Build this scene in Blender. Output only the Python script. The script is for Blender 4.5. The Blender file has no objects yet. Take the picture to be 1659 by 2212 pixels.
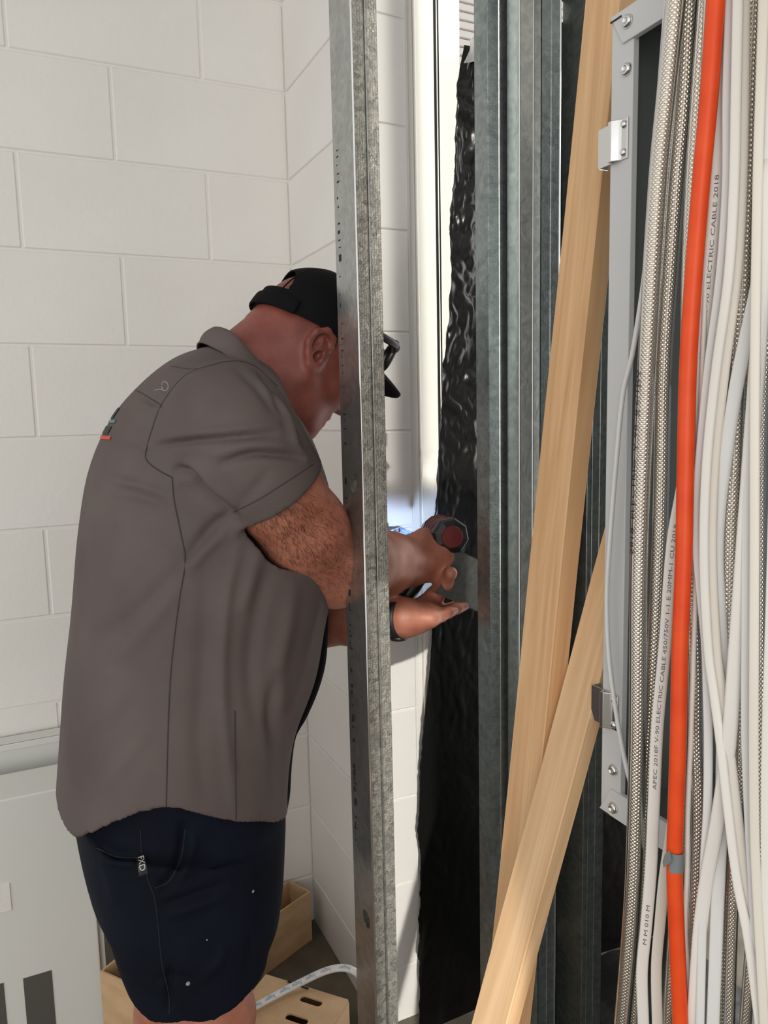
import bpy, bmesh, math, random
import numpy as np
from mathutils import Vector, Matrix, noise
from mathutils.bvhtree import BVHTree

# ------------------------------------------------------------------ camera
W, H, FPX = 1659, 2212, 1660.0
PITCH, ROLL, YAW, CZ = 0.1264, -0.0221, 0.4389, 1.366      # world axes follow the building: left wall is Y = 1.853
_F = np.array([0, math.cos(PITCH), -math.sin(PITCH)]); _R0 = np.array([1.0, 0, 0]); _U0 = np.cross(_R0, _F)
_R = math.cos(ROLL) * _R0 + math.sin(ROLL) * _U0; _U = -math.sin(ROLL) * _R0 + math.cos(ROLL) * _U0
_c, _s = math.cos(YAW), math.sin(YAW)
_B = np.array([[_c, _s, 0], [-_s, _c, 0], [0, 0, 1.0]])
CR, CU, CF = _B @ _R, _B @ _U, _B @ _F
HF = np.array([CF[0], CF[1], 0]); HF /= np.linalg.norm(HF)
CAM = np.array([0, 0, CZ])
scene = bpy.context.scene
col = scene.collection
cam_d = bpy.data.cameras.new('camera'); cam = bpy.data.objects.new('camera', cam_d); col.objects.link(cam)
cam.matrix_world = Matrix(((CR[0], CU[0], -CF[0], 0), (CR[1], CU[1], -CF[1], 0), (CR[2], CU[2], -CF[2], CZ), (0, 0, 0, 1)))
cam_d.sensor_fit = 'VERTICAL'; cam_d.sensor_height = 24.0; cam_d.lens = FPX / H * 24.0
cam_d.clip_start = 0.02
scene.camera = cam

# ------------------------------------------------------------------ light
world = bpy.data.worlds.new('world'); scene.world = world; world.use_nodes = True
bg = world.node_tree.nodes['Background']; bg.inputs[0].default_value = (1.0, 0.98, 0.945, 1); bg.inputs[1].default_value = 0.85
def area(name, loc, target, sx, sy, power, color):
    l = bpy.data.lights.new(name, 'AREA'); l.shape = 'RECTANGLE'; l.size = sx; l.size_y = sy; l.energy = power; l.color = color
    o = bpy.data.objects.new(name, l); col.objects.link(o); o.location = loc
    o.rotation_euler = (Vector(target) - Vector(loc)).to_track_quat('-Z', 'Y').to_euler(); return o
area('assumed_rear_fill', (-1.5, -2.2, 1.5), (0.4, 1.2, 1.2), 1.8, 2.2, 30, (1.0, 0.965, 0.91))  # added unseen area lamp, soft light assumed from behind and left of the camera
area('side_fill', (1.72, 1.235, 1.15), (0.4, 1.30, 1.15), 0.30, 2.2, 9, (1.0, 0.985, 0.95))  # added unseen lamp, lights the back corner and rims the man from the right
def shaft(name, x0, x1, z0, z1, t, dens):          # added narrow area lamp behind the camera
    e = math.tan(math.radians(25)) * math.hypot(1, t); d = Vector((t, 1, -e)); tg = Vector(((x0 + x1) / 2, 1.43, (z0 + z1) / 2)); o = tg - d * 2.03
    w, h = (x1 - x0) * math.cos(math.atan(t)), (z1 - z0) * math.cos(math.radians(25)); l = area(name, o, tg, w, h, dens * w * h, (1.0, 0.96, 0.87)); l.data.spread = math.radians(1.2)
shaft('fill_beam_jamb', .765, .93, 1.2, 2.5, .645, 3.8)
shaft('fill_beam_pier', .625, .700, 1.22, 2.5, .40, 1.5)
shaft('fill_beam_low', .620, .775, -.05, .88, .40, 2.4)
scene.view_settings.view_transform = 'Standard'; scene.view_settings.look = 'None'
scene.view_settings.gamma = 1.0; scene.view_settings.use_curve_mapping = False
scene.view_settings.exposure = 0.22

# ------------------------------------------------------------------ pixel -> place helpers (every point gets its own real distance)
def ray(x, y): return CF + (x - W / 2) / FPX * CR - (y - H / 2) / FPX * CU
def onY(x, y, Y): v = ray(x, y); return CAM + v * Y / v[1]
def onX(x, y, X): v = ray(x, y); return CAM + v * X / v[0]
def onZ(x, y, Z): v = ray(x, y); return CAM + v * (Z - CZ) / v[2]
def atD(x, y, d): v = ray(x, y); return CAM + v * d / (v @ HF)
def pix(Pn):
    Q = np.asarray(Pn, float) - CAM; z = Q @ CF
    return W / 2 + FPX * (Q @ CR) / z, H / 2 - FPX * (Q @ CU) / z
def depth(P): return float((np.asarray(P) - CAM) @ CF)

# ------------------------------------------------------------------ materials
def mat(name, color, rough=0.5, metal=0.0, spec=0.5, **kw):
    m = bpy.data.materials.new(name); m.use_nodes = True; nt = m.node_tree; b = nt.nodes['Principled BSDF']
    b.inputs['Base Color'].default_value = (*color, 1); b.inputs['Roughness'].default_value = rough
    b.inputs['Metallic'].default_value = metal; b.inputs['Specular IOR Level'].default_value = spec
    for k, v in kw.items(): b.inputs[k.replace('_', ' ')].default_value = v
    return m
def nd(m, t, **kw):
    n = m.node_tree.nodes.new(t)
    for k, v in kw.items(): setattr(n, k, v)
    return n
def lk(m, a, b): m.node_tree.links.new(a, b)
def bs(m): return m.node_tree.nodes['Principled BSDF']
def coords(m, scale=(1, 1, 1), kind='Object'):
    tc = nd(m, 'ShaderNodeTexCoord'); mp = nd(m, 'ShaderNodeMapping'); mp.inputs['Scale'].default_value = scale
    lk(m, tc.outputs[kind], mp.inputs[0]); return mp.outputs[0]
def noise_col(m, c1, c2, scale, co=None, detail=4, lo=0.35, hi=0.65, dist=0.0):
    n = nd(m, 'ShaderNodeTexNoise'); n.inputs['Scale'].default_value = scale; n.inputs['Detail'].default_value = detail; n.inputs['Distortion'].default_value = dist
    lk(m, co if co is not None else coords(m), n.inputs['Vector'])
    r = nd(m, 'ShaderNodeValToRGB'); r.color_ramp.elements[0].position = lo; r.color_ramp.elements[1].position = hi
    r.color_ramp.elements[0].color = (*c1, 1); r.color_ramp.elements[1].color = (*c2, 1)
    lk(m, n.outputs['Fac'], r.inputs[0]); lk(m, r.outputs[0], bs(m).inputs['Base Color']); return n, r
def bump(m, sock, strength=0.2, dist=0.002, prev=None):
    b = nd(m, 'ShaderNodeBump'); b.inputs['Strength'].default_value = strength; b.inputs['Distance'].default_value = dist
    lk(m, sock, b.inputs['Height'])
    if prev is not None: lk(m, prev.outputs[0], b.inputs['Normal'])
    lk(m, b.outputs[0], bs(m).inputs['Normal']); return b
def noise_bump(m, scale, strength, dist=0.002, co=None, prev=None):
    n = nd(m, 'ShaderNodeTexNoise'); n.inputs['Scale'].default_value = scale; n.inputs['Detail'].default_value = 5
    lk(m, co if co is not None else coords(m), n.inputs['Vector']); return bump(m, n.outputs['Fac'], strength, dist, prev)

M = {}
M['paint'] = mat('white_block_paint', (.80, .78, .755), .55)
noise_col(M['paint'], (.785, .765, .735), (.83, .815, .79), 3.0); noise_bump(M['paint'], 90, .25, .003)
M['paint_joint'] = mat('painted_mortar', (.80, .785, .76), .6); noise_bump(M['paint_joint'], 120, .4, .003)
M['concrete'] = mat('concrete_floor', (.2, .18, .13), .75); noise_col(M['concrete'], (.08, .07, .05), (.18, .16, .12), 9, detail=8, lo=.3, hi=.7); noise_bump(M['concrete'], 60, .3)
M['ceiling'] = mat('ceiling_paint', (.7, .7, .68), .8); noise_bump(M['ceiling'], 60, .1)
def galv(name, c1, c2, rough, knurl=0.0, metal=.85, ns=35):
    m = mat(name, c1, rough, metal)
    co = coords(m)
    v = nd(m, 'ShaderNodeTexVoronoi'); v.inputs['Scale'].default_value = 130; lk(m, co, v.inputs['Vector'])
    n = nd(m, 'ShaderNodeTexNoise'); n.inputs['Scale'].default_value = ns; n.inputs['Detail'].default_value = 6; n.inputs['Distortion'].default_value = 1.2 + ns / 60; lk(m, co, n.inputs['Vector'])
    mx = nd(m, 'ShaderNodeMix'); mx.data_type = 'RGBA'; mx.inputs[0].default_value = .3
    lk(m, n.outputs['Fac'], mx.inputs[6]); lk(m, v.outputs['Color'], mx.inputs[7])
    r = nd(m, 'ShaderNodeValToRGB'); r.color_ramp.elements[0].position = .3; r.color_ramp.elements[1].position = .7
    r.color_ramp.elements[0].color = (*c1, 1); r.color_ramp.elements[1].color = (*c2, 1)
    lk(m, mx.outputs[2], r.inputs[0]); lk(m, r.outputs[0], bs(m).inputs['Base Color'])
    pv = bump(m, n.outputs['Fac'], .12, .002)
    if knurl:
        v2 = nd(m, 'ShaderNodeTexVoronoi'); v2.inputs['Scale'].default_value = 300; v2.inputs['Randomness'].default_value = .45; lk(m, co, v2.inputs['Vector'])
        n2 = nd(m, 'ShaderNodeTexNoise'); n2.inputs['Scale'].default_value = 18; n2.inputs['Detail'].default_value = 2; lk(m, co, n2.inputs['Vector'])
        mu = nd(m, 'ShaderNodeMath', operation='MULTIPLY'); lk(m, v2.outputs['Distance'], mu.inputs[0]); lk(m, n2.outputs['Fac'], mu.inputs[1])
        bump(m, mu.outputs[0], knurl, .004, pv)
    return m
M['galv_web'] = galv('galvanised_web', (.34, .36, .35), (.50, .52, .50), .24)
M['galv_knurl'] = galv('galvanised_knurled_flange', (.20, .20, .182), (.52, .52, .48), .42, .4, .55, 90)
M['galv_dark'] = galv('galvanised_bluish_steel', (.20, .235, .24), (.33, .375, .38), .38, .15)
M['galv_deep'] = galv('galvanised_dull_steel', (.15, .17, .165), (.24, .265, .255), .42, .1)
M['ink'] = mat('black_ink', (.015, .015, .015), .7)
M['ink_grey'] = mat('grey_ink', (.12, .12, .14), .7)
M['ink_blue'] = mat('blue_ink', (.16, .27, .42), .7)
def wood(name, c1, c2, c3):
    m = mat(name, c1, .6); co = coords(m, (1, 1, .045))
    n, r = noise_col(m, c1, c2, 38, co, 6, .3, .72, 1.5)
    e = r.color_ramp.elements.new(.52); e.color = (*c3, 1)
    noise_bump(m, 140, .15, .001, co); return m
M['wood'] = wood('pine', (.57, .32, .15), (.80, .53, .30), (.71, .44, .23))
M['wood2'] = wood('pine_pale', (.60, .37, .19), (.80, .56, .34), (.71, .47, .265))
M['film'] = mat('black_builders_film', (.007, .007, .007), .31, spec=.32); noise_bump(M['film'], 30, .3, .005)
M['film_back'] = mat('film_silver_side', (.30, .29, .30), .4); noise_bump(M['film_back'], 40, .2)
M['powder'] = mat('grey_powder_coat', (.60, .61, .62), .42); noise_bump(M['powder'], 700, .06, .0005)
M['cab_in'] = mat('cabinet_inside_grey', (.15, .165, .158), .5); noise_bump(M['cab_in'], 500, .05, .0005)
M['cab_plate'] = mat('blue_grey_plate', (.20, .23, .26), .5); noise_bump(M['cab_plate'], 500, .05, .0005)
M['chrome'] = mat('zinc_plated', (.78, .79, .80), .14, 1.0); noise_bump(M['chrome'], 60, .03, .001)
M['sticker'] = mat('salmon_sticker', (.85, .36, .20), .6); noise_col(M['sticker'], (.80, .32, .17), (.9, .42, .26), 300)
M['white_cable'] = mat('white_sheath', (.70, .68, .64), .38); noise_col(M['white_cable'], (.71, .685, .64), (.81, .785, .745), 14, coords(M['white_cable'], (1, 1, .2)))
M['white_cable2'] = mat('white_sheath_cool', (.66, .66, .66), .35); noise_col(M['white_cable2'], (.66, .65, .645), (.76, .755, .755), 14, coords(M['white_cable2'], (1, 1, .2)))
M['cream_cable'] = mat('white_sheath_aged', (.66, .60, .52), .4); noise_col(M['cream_cable'], (.66, .61, .54), (.76, .715, .64), 14, coords(M['cream_cable'], (1, 1, .2)))
M['orange'] = mat('orange_sheath', (.86, .085, .012), .4, spec=.35); noise_col(M['orange'], (.74, .062, .008), (.83, .085, .013), 30); noise_bump(M['orange'], 600, .05, .0005)
def braid_mat():
    m = mat('tinned_braid', (.62, .59, .53), .22, .92)
    uv = nd(m, 'ShaderNodeUVMap'); sp = nd(m, 'ShaderNodeSeparateXYZ'); lk(m, uv.outputs[0], sp.inputs[0])
    def sine(ku, kv):
        a = nd(m, 'ShaderNodeMath', operation='MULTIPLY'); a.inputs[1].default_value = ku; lk(m, sp.outputs[0], a.inputs[0])
        b = nd(m, 'ShaderNodeMath', operation='MULTIPLY_ADD'); b.inputs[1].default_value = kv; lk(m, sp.outputs[1], b.inputs[0]); lk(m, a.outputs[0], b.inputs[2])
        c = nd(m, 'ShaderNodeMath', operation='SINE'); lk(m, b.outputs[0], c.inputs[0])
        d = nd(m, 'ShaderNodeMath', operation='ABSOLUTE'); lk(m, c.outputs[0], d.inputs[0]); return d
    p, q = sine(math.pi * 6, 900), sine(-math.pi * 6, 900)
    mx = nd(m, 'ShaderNodeMath', operation='MULTIPLY'); lk(m, p.outputs[0], mx.inputs[0]); lk(m, q.outputs[0], mx.inputs[1])
    r = nd(m, 'ShaderNodeValToRGB'); r.color_ramp.elements[0].color = (.58, .54, .47, 1); r.color_ramp.elements[1].color = (.97, .94, .88, 1)
    r.color_ramp.elements[0].position = .05; r.color_ramp.elements[1].position = .55
    lk(m, mx.outputs[0], r.inputs[0]); lk(m, r.outputs[0], bs(m).inputs['Base Color']); bump(m, mx.outputs[0], .42, .0014); return m
M['braid'] = braid_mat()
def clear(name, tint, gloss=.12, rough=.08):
    m = bpy.data.materials.new(name); m.use_nodes = True; nt = m.node_tree; nt.nodes.clear()
    out = nd(m, 'ShaderNodeOutputMaterial'); tr = nd(m, 'ShaderNodeBsdfTransparent'); tr.inputs[0].default_value = (*tint, 1)
    gl = nd(m, 'ShaderNodeBsdfGlossy'); gl.inputs['Roughness'].default_value = rough
    lw = nd(m, 'ShaderNodeFresnel'); lw.inputs[0].default_value = 1.4
    mul = nd(m, 'ShaderNodeMath', operation='MULTIPLY_ADD'); mul.inputs[1].default_value = .8; mul.inputs[2].default_value = gloss * .3
    lk(m, lw.outputs[0], mul.inputs[0]); mx = nd(m, 'ShaderNodeMixShader'); lk(m, mul.outputs[0], mx.inputs[0]); lk(m, tr.outputs[0], mx.inputs[1]); lk(m, gl.outputs[0], mx.inputs[2])
    lk(m, mx.outputs[0], out.inputs[0]); return m
M['sheath'] = clear('clear_pvc_sheath', (.93, .91, .88))
M['glass'] = clear('window_glass', (.97, .98, .98), .05, .02)
M['bag'] = clear('clear_plastic_bag', (.90, .90, .90), .4, .2)
M['frame_white'] = mat('white_aluminium', (.86, .85, .80), .35); noise_bump(M['frame_white'], 400, .04, .0005)
M['rubber'] = mat('black_rubber', (.012, .012, .013), .55); noise_bump(M['rubber'], 300, .1, .0005)
M['card'] = mat('cardboard', (.42, .27, .15), .75); noise_col(M['card'], (.50, .33, .18), (.60, .41, .24), 12, coords(M['card'], (1, 1, 3)))
M['card_in'] = mat('cardboard_inner', (.36, .21, .115), .8); noise_bump(M['card_in'], 80, .1)
M['panel'] = mat('light_grey_enclosure', (.72, .73, .70), .4); noise_bump(M['panel'], 300, .04, .0006)
M['panel_dark'] = mat('enclosure_shadow_grey', (.09, .085, .075), .6); noise_bump(M['panel_dark'], 100, .1)
M['board_white'] = mat('outside_white_board', (.9, .88, .85), .6); noise_bump(M['board_white'], 30, .1)
M['board_red'] = mat('outside_red_wall', (.62, .30, .22), .7); noise_bump(M['board_red'], 30, .1)
def skin_mat():
    m = mat('skin', (.42, .2, .14), .5); n, r = noise_col(m, (.32, .112, .071), (.52, .208, .138), 26, None, 5, .3, .72)
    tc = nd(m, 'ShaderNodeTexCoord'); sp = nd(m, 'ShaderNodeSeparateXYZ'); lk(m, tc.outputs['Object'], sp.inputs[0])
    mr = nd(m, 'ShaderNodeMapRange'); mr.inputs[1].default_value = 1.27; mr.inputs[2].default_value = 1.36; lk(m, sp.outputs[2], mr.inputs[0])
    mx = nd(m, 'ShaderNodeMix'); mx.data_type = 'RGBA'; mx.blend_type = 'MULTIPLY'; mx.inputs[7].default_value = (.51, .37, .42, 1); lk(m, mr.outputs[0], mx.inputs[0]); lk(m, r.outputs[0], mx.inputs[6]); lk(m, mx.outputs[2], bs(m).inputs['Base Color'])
    bs(m).inputs['Subsurface Weight'].default_value = .08; bs(m).inputs['Subsurface Radius'].default_value = (.01, .004, .002); noise_bump(m, 260, .18, .0015); return m
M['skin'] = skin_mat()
M['stubble'] = mat('grey_stubble', (.26, .16, .13), .7); noise_bump(M['stubble'], 900, .4, .001)
def shirt_mat():
    m = mat('taupe_ripstop', (.125, .108, .098), .78, spec=.25)
    noise_col(m, (.100, .0795, .0765), (.125, .100, .0965), 7)
    w = nd(m, 'ShaderNodeTexWave'); w.bands_direction = 'Z'; w.inputs['Scale'].default_value = 75; w.inputs['Distortion'].default_value = .2; lk(m, coords(m), w.inputs['Vector'])
    p = bump(m, w.outputs['Fac'], .07, .0008); noise_bump(m, 900, .1, .0006, None, p); return m
M['shirt'] = shirt_mat()
M['seam'] = mat('shirt_seam', (.045, .039, .036), .8); noise_bump(M['seam'], 500, .1)
M['shirt_tag'] = mat('pale_thread', (.28, .27, .26), .7); noise_bump(M['shirt_tag'], 900, .1)
M['teal'] = mat('teal_print', (.07, .22, .26), .6); noise_bump(M['teal'], 500, .05)
M['redprint'] = mat('red_print', (.62, .05, .03), .6); noise_bump(M['redprint'], 500, .05)
M['navy'] = mat('navy_cotton', (.0085, .0125, .027), .8, spec=.12); noise_col(M['navy'], (.0038, .0053, .011), (.006, .0083, .0175), 12); noise_bump(M['navy'], 600, .15, .001)
M['navy_seam'] = mat('navy_stitch', (.004, .005, .010), .8); noise_bump(M['navy_seam'], 600, .1)
M['cap'] = mat('black_cap_cotton', (.0065, .0065, .0072), .85, spec=.1); noise_bump(M['cap'], 700, .25, .001)
M['black'] = mat('black_plastic', (.012, .012, .012), .4); noise_bump(M['black'], 200, .1, .0005)
M['red'] = mat('dark_red_plastic', (.11, .009, .011), .3); noise_bump(M['red'], 150, .1, .0008)
M['redcap'] = mat('red_end_cap', (.13, .007, .009), .5); noise_bump(M['redcap'], 150, .1, .0008)
M['lens'] = clear('smoked_lens', (.55, .57, .56), .3, .05)
M['film_bluelit'] = mat('blue_lit_film', (.42, .55, .86), .2, spec=.7); noise_bump(M['film_bluelit'], 25, .6, .006)  # base colour carries the blue light falling on translucent film
M['tape'] = mat('grey_tape', (.20, .22, .235), .5); noise_bump(M['tape'], 200, .2, .0008)
M['lace'] = mat('boot_leather', (.14, .08, .04), .6); noise_bump(M['lace'], 120, .2)

# ------------------------------------------------------------------ mesh helpers
def mesh(name, v, f, m, parent=None, smooth=False, uv=None):
    me = bpy.data.meshes.new(name); me.from_pydata([tuple(map(float, p)) for p in v], [], [tuple(map(int, q)) for q in f]); 
    if uv is not None:
        l = me.uv_layers.new(name='UVMap'); idx = np.empty(len(me.loops), np.int32); me.loops.foreach_get('vertex_index', idx)
        l.data.foreach_set('uv', np.asarray(uv, np.float32)[idx].ravel())
    me.update()
    return link(name, me, m, parent, smooth)
def link(name, me, m, parent=None, smooth=False):
    o = bpy.data.objects.new(name, me); col.objects.link(o)
    if m is not None and len(me.materials) == 0: me.materials.append(M[m] if isinstance(m, str) else m)
    if smooth: me.shade_smooth()
    if parent is not None:
        o.parent = parent; o.matrix_parent_inverse = world_of(parent).inverted()
    return o
def world_of(o):
    m = Matrix.LocRotScale(o.location, o.rotation_euler, o.scale)
    return m if o.parent is None else world_of(o.parent) @ o.matrix_parent_inverse @ m
def tag(o, label, cat, group=None):
    o['label'] = label; o['category'] = cat
    if group: o['group'] = group
    return o
def thing(name, label, cat, loc=(0, 0, 0), group=None):
    o = bpy.data.objects.new(name, None); col.objects.link(o); o.location = tuple(map(float, loc)); o.empty_display_size = .05
    return tag(o, label, cat, group)
def struct(o): o['kind'] = 'structure'; return o
class MB:
    def __init__(s): s.v, s.f = [], []
    def add(s, v, f):
        n = len(s.v); s.v += [tuple(map(float, p)) for p in v]; s.f += [tuple(int(i) + n for i in q) for q in f]; return s
    def box(s, a, b):
        (x0, y0, z0), (x1, y1, z1) = a, b
        return s.add([(x0, y0, z0), (x1, y0, z0), (x1, y1, z0), (x0, y1, z0), (x0, y0, z1), (x1, y0, z1), (x1, y1, z1), (x0, y1, z1)],
                     [(0, 3, 2, 1), (4, 5, 6, 7), (0, 1, 5, 4), (1, 2, 6, 5), (2, 3, 7, 6), (3, 0, 4, 7)])
    def hexa(s, lo, hi):     # two matching polygons -> closed prism
        n = len(lo); return s.add(list(lo) + list(hi), [tuple(range(n))[::-1], tuple(range(n, 2 * n))] + [(i, (i + 1) % n, n + (i + 1) % n, n + i) for i in range(n)])
    def tube(s, pts, r, n=10, caps=True):
        v, f = tube_geo(pts, r, r, n, caps=caps)[:2]; return s.add(v, f)
    def build(s, name, m, parent=None, smooth=False, bevel=0):
        o = mesh(name, s.v, s.f, m, parent, smooth)
        if bevel:
            b = o.modifiers.new('bevel', 'BEVEL'); b.width = bevel; b.segments = 2; b.limit_method = 'ANGLE'
        return o
def norm(v): v = np.asarray(v, float); return v / (np.linalg.norm(v) + 1e-12)
def catmull(pts, n):
    P = np.asarray(pts, float); t = np.concatenate([[0], np.cumsum(np.linalg.norm(np.diff(P[:, :3], axis=0), axis=1) ** .5 + 1e-9)])
    Pm = np.vstack([2 * P[0] - P[1], P, 2 * P[-1] - P[-2]]); tm = np.concatenate([[2 * t[0] - t[1]], t, [2 * t[-1] - t[-2]]])
    out = []
    for u in np.linspace(0, t[-1], n):
        i = min(max(np.searchsorted(t, u, side='right') - 1, 0), len(P) - 2); k = i + 1
        h = tm[k + 1] - tm[k]; x = (u - tm[k]) / h
        m0 = (Pm[k + 1] - Pm[k - 1]) / (tm[k + 1] - tm[k - 1]) * h; m1 = (Pm[k + 2] - Pm[k]) / (tm[k + 2] - tm[k]) * h
        out.append((2 * x**3 - 3 * x**2 + 1) * Pm[k] + (x**3 - 2 * x**2 + x) * m0 + (-2 * x**3 + 3 * x**2) * Pm[k + 1] + (x**3 - x**2) * m1)
    return np.array(out)
def frames(P, N=None):
    P = np.asarray(P, float); T = np.gradient(P, axis=0); T /= np.linalg.norm(T, axis=1)[:, None] + 1e-12
    Ns = []
    n0 = np.asarray(N if N is not None else (0.13, 0.2, 1.0), float)
    for i in range(len(P)):
        n = n0 - T[i] * (n0 @ T[i]); n = norm(n)
        Ns.append(n)
        if N is None: n0 = n
    Ns = np.array(Ns); return T, Ns, np.cross(T, Ns)
def tube_geo(P, a, b, n=12, N=None, e=2.0, caps=True):
    """a: half size across (binormal), b: half size along the facing normal N; e: superellipse exponent."""
    P = np.asarray(P, float); T, Nn, Bn = frames(P, N); k = len(P)
    a = np.broadcast_to(a, (k,)); b = np.broadcast_to(b, (k,)); th = np.linspace(0, 2 * math.pi, n, endpoint=False)
    c, s = np.cos(th), np.sin(th); c = np.sign(c) * abs(c) ** (2 / e); s = np.sign(s) * abs(s) ** (2 / e)
    V = P[:, None] + a[:, None, None] * c[None, :, None] * Bn[:, None] + b[:, None, None] * s[None, :, None] * Nn[:, None]
    V = V.reshape(-1, 3); L = np.concatenate([[0], np.cumsum(np.linalg.norm(np.diff(P, axis=0), axis=1))])
    F = [(i * n + j, i * n + (j + 1) % n, (i + 1) * n + (j + 1) % n, (i + 1) * n + j) for i in range(k - 1) for j in range(n)]
    if caps: F += [tuple(range(n))[::-1], tuple(range((k - 1) * n, k * n))]
    j = np.arange(n); uvu = np.minimum(j, n - j) * 2.0 / n          # mirrored so the seam stays closed
    uv = np.stack([np.tile(uvu, k), np.repeat(L, n)], 1)
    return V, F, uv
def disc_stack(c, ax, prof, n=20):
    """lathe: prof = [(radius, offset along ax)]"""
    ax = norm(ax); u = norm(np.cross(ax, (0.3, 0.2, 1) if abs(ax[2]) < .9 else (1, 0, 0))); w = np.cross(ax, u)
    th = np.linspace(0, 2 * math.pi, n, endpoint=False); V = []; F = []
    for r, o in prof: V += [np.asarray(c) + ax * o + r * (math.cos(t) * u + math.sin(t) * w) for t in th]
    for i in range(len(prof) - 1): F += [(i * n + j, i * n + (j + 1) % n, (i + 1) * n + (j + 1) % n, (i + 1) * n + j) for j in range(n)]
    F += [tuple(range(n))[::-1], tuple(range((len(prof) - 1) * n, len(prof) * n))]
    return V, F
def text_mesh(s, size=1.0):
    c = bpy.data.curves.new('t', 'FONT'); c.body = s; c.size = size; c.resolution_u = 2
    o = bpy.data.objects.new('t', c); col.objects.link(o); dg = bpy.context.evaluated_depsgraph_get(); me = o.evaluated_get(dg).to_mesh()
    v = np.array([p.co[:] for p in me.vertices]); f = [tuple(p.vertices) for p in me.polygons]
    o.evaluated_get(dg).to_mesh_clear(); bpy.data.objects.remove(o); bpy.data.curves.remove(c); return v, f
def text_on_path(name, s, size, P, s0, off, m, parent, flip=False, stretch=1.0, N=None):
    """letters laid along the polyline P (reading in path order), lifted off towards N."""
    v, f = text_mesh(s, size); P = np.asarray(P, float); L = np.concatenate([[0], np.cumsum(np.linalg.norm(np.diff(P, axis=0), axis=1))])
    T, Nn, Bn = frames(P, N); x = v[:, 0] * stretch + s0; y = v[:, 1] - size * .35
    ii = lambda A: np.stack([np.interp(x, L, A[:, k]) for k in range(3)], 1)
    sg = 1 if not flip else -1
    up = np.cross(ii(Nn), ii(T))
    return mesh(name, ii(P) + ii(Nn) * off + up * (y * sg)[:, None], f, m, parent)

# ------------------------------------------------------------------ the setting
FLOOR = MB().box((-2.2, -2.6, -.1), (2.2, 1.853, 0)).build('floor', 'concrete'); struct(FLOOR)
YW, XC, YP, XP = 1.853, 0.632, 1.43, 0.745
wl = struct(MB().box((-2.2, YW + .003, 0), (XC + .2, YW + .2, 3.4)).build('wall_left', 'paint_joint'))
def block_mesh(dx, dy, dz, bev=.004):
    bm = bmesh.new(); bmesh.ops.create_cube(bm, size=1); bmesh.ops.scale(bm, vec=(dx, dy, dz), verts=bm.verts)
    bmesh.ops.bevel(bm, geom=bm.edges[:], offset=bev, segments=1, affect='EDGES'); me = bpy.data.meshes.new('block'); bm.to_mesh(me); bm.free(); return me
blk = block_mesh(.3955, .05, .1955, .0028); blk.materials.append(M['paint'])
Z0, U0x = 2.1309, .2356
for k in range(-6, 11):
    zc = Z0 - .2 * k - .1; base = U0x + (.2 if k % 2 else 0) + .2
    for i in range(-4, 3):
        xc = base + .4 * (i - 1)
        if xc + .2 > XC + .03 or xc < -.85: continue
        o = link('block', blk, None, wl); o.location = (xc, YW + .025, zc)
half = block_mesh(.1955, .05, .1955, .0028); half.materials.append(M['paint'])
for k in range(-6, 11):
    if k % 2: o = link('block', half, None, wl); o.location = (U0x + .3, YW + .025, Z0 - .2 * k - .1)
wr = struct(MB().box((XC + .004, YP + .004, 0), (XP, YW + .004, 3.4)).build('wall_return', 'paint_joint'))
pb = block_mesh(XP - XC - .006, YW - YP - .006, .1965, .002); pb.materials.append(M['paint'])
for k in range(-6, 11):
    o = link('block', pb, None, wr); o.location = ((XC + XP) / 2 - .003, (YP + YW) / 2 - .003, Z0 - .2 * k - .1)
struct(MB().box((-2.2, -2.6, 3.4), (2.2, 2.05, 3.5)).build('ceiling', 'ceiling'))
struct(MB().box((1.62, YP, 0), (2.2, 1.7, 3.4)).build('wall_back', 'paint'))
struct(MB().box((1.75, -1.0, 0), (1.85, 1.06, 3.4)).build('wall_right', 'paint'))
struct(MB().box((XP, YP, 2.42), (1.62, 1.7, 3.4)).build('trim_1', 'paint'))
# sliding door frame beside the block pier
win = bpy.data.objects.new('window_1', None); col.objects.link(win); win.location = (XP, YP + .05, 0); struct(win)
MB().box((XP + .001, YP + .012, 0), (.762, YP + .10, 2.42)).build('reveal_bead', 'paint', win, bevel=.002)
MB().box((.763, YP + .004, 0), (.806, YP + .12, 2.42)).build('jamb', 'frame_white', win, bevel=.002)
MB().box((.806, YP + .0065, 0), (.8125, YP + .09, 2.42)).build('gasket', 'rubber', win)
MB().box((.8125, YP + .0075, 0), (.8155, YP + .09, 2.42)).build('gasket_edge', 'frame_white', win)
MB().box((.8155, YP + .0085, 0), (.8195, YP + .09, 2.42)).build('gasket', 'rubber', win)
MB().box((.82, YP + .012, .02), (.872, YP + .075, 2.40)).build('sash_stile', 'frame_white', win, bevel=.003)
MB().box((.872, YP + .012, 2.35), (1.58, YP + .075, 2.41)).build('sash_rail', 'frame_white', win, bevel=.003)
MB().box((.872, YP + .012, .02), (1.58, YP + .075, .10)).build('sash_rail', 'frame_white', win, bevel=.003)
MB().box((1.58, YP + .012, 0), (1.62, YP + .12, 2.42)).build('jamb', 'frame_white', win, bevel=.002)
MB().box((.868, YP + .04, .10), (1.58, YP + .046, 2.35)).build('pane', 'glass', win)
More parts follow.
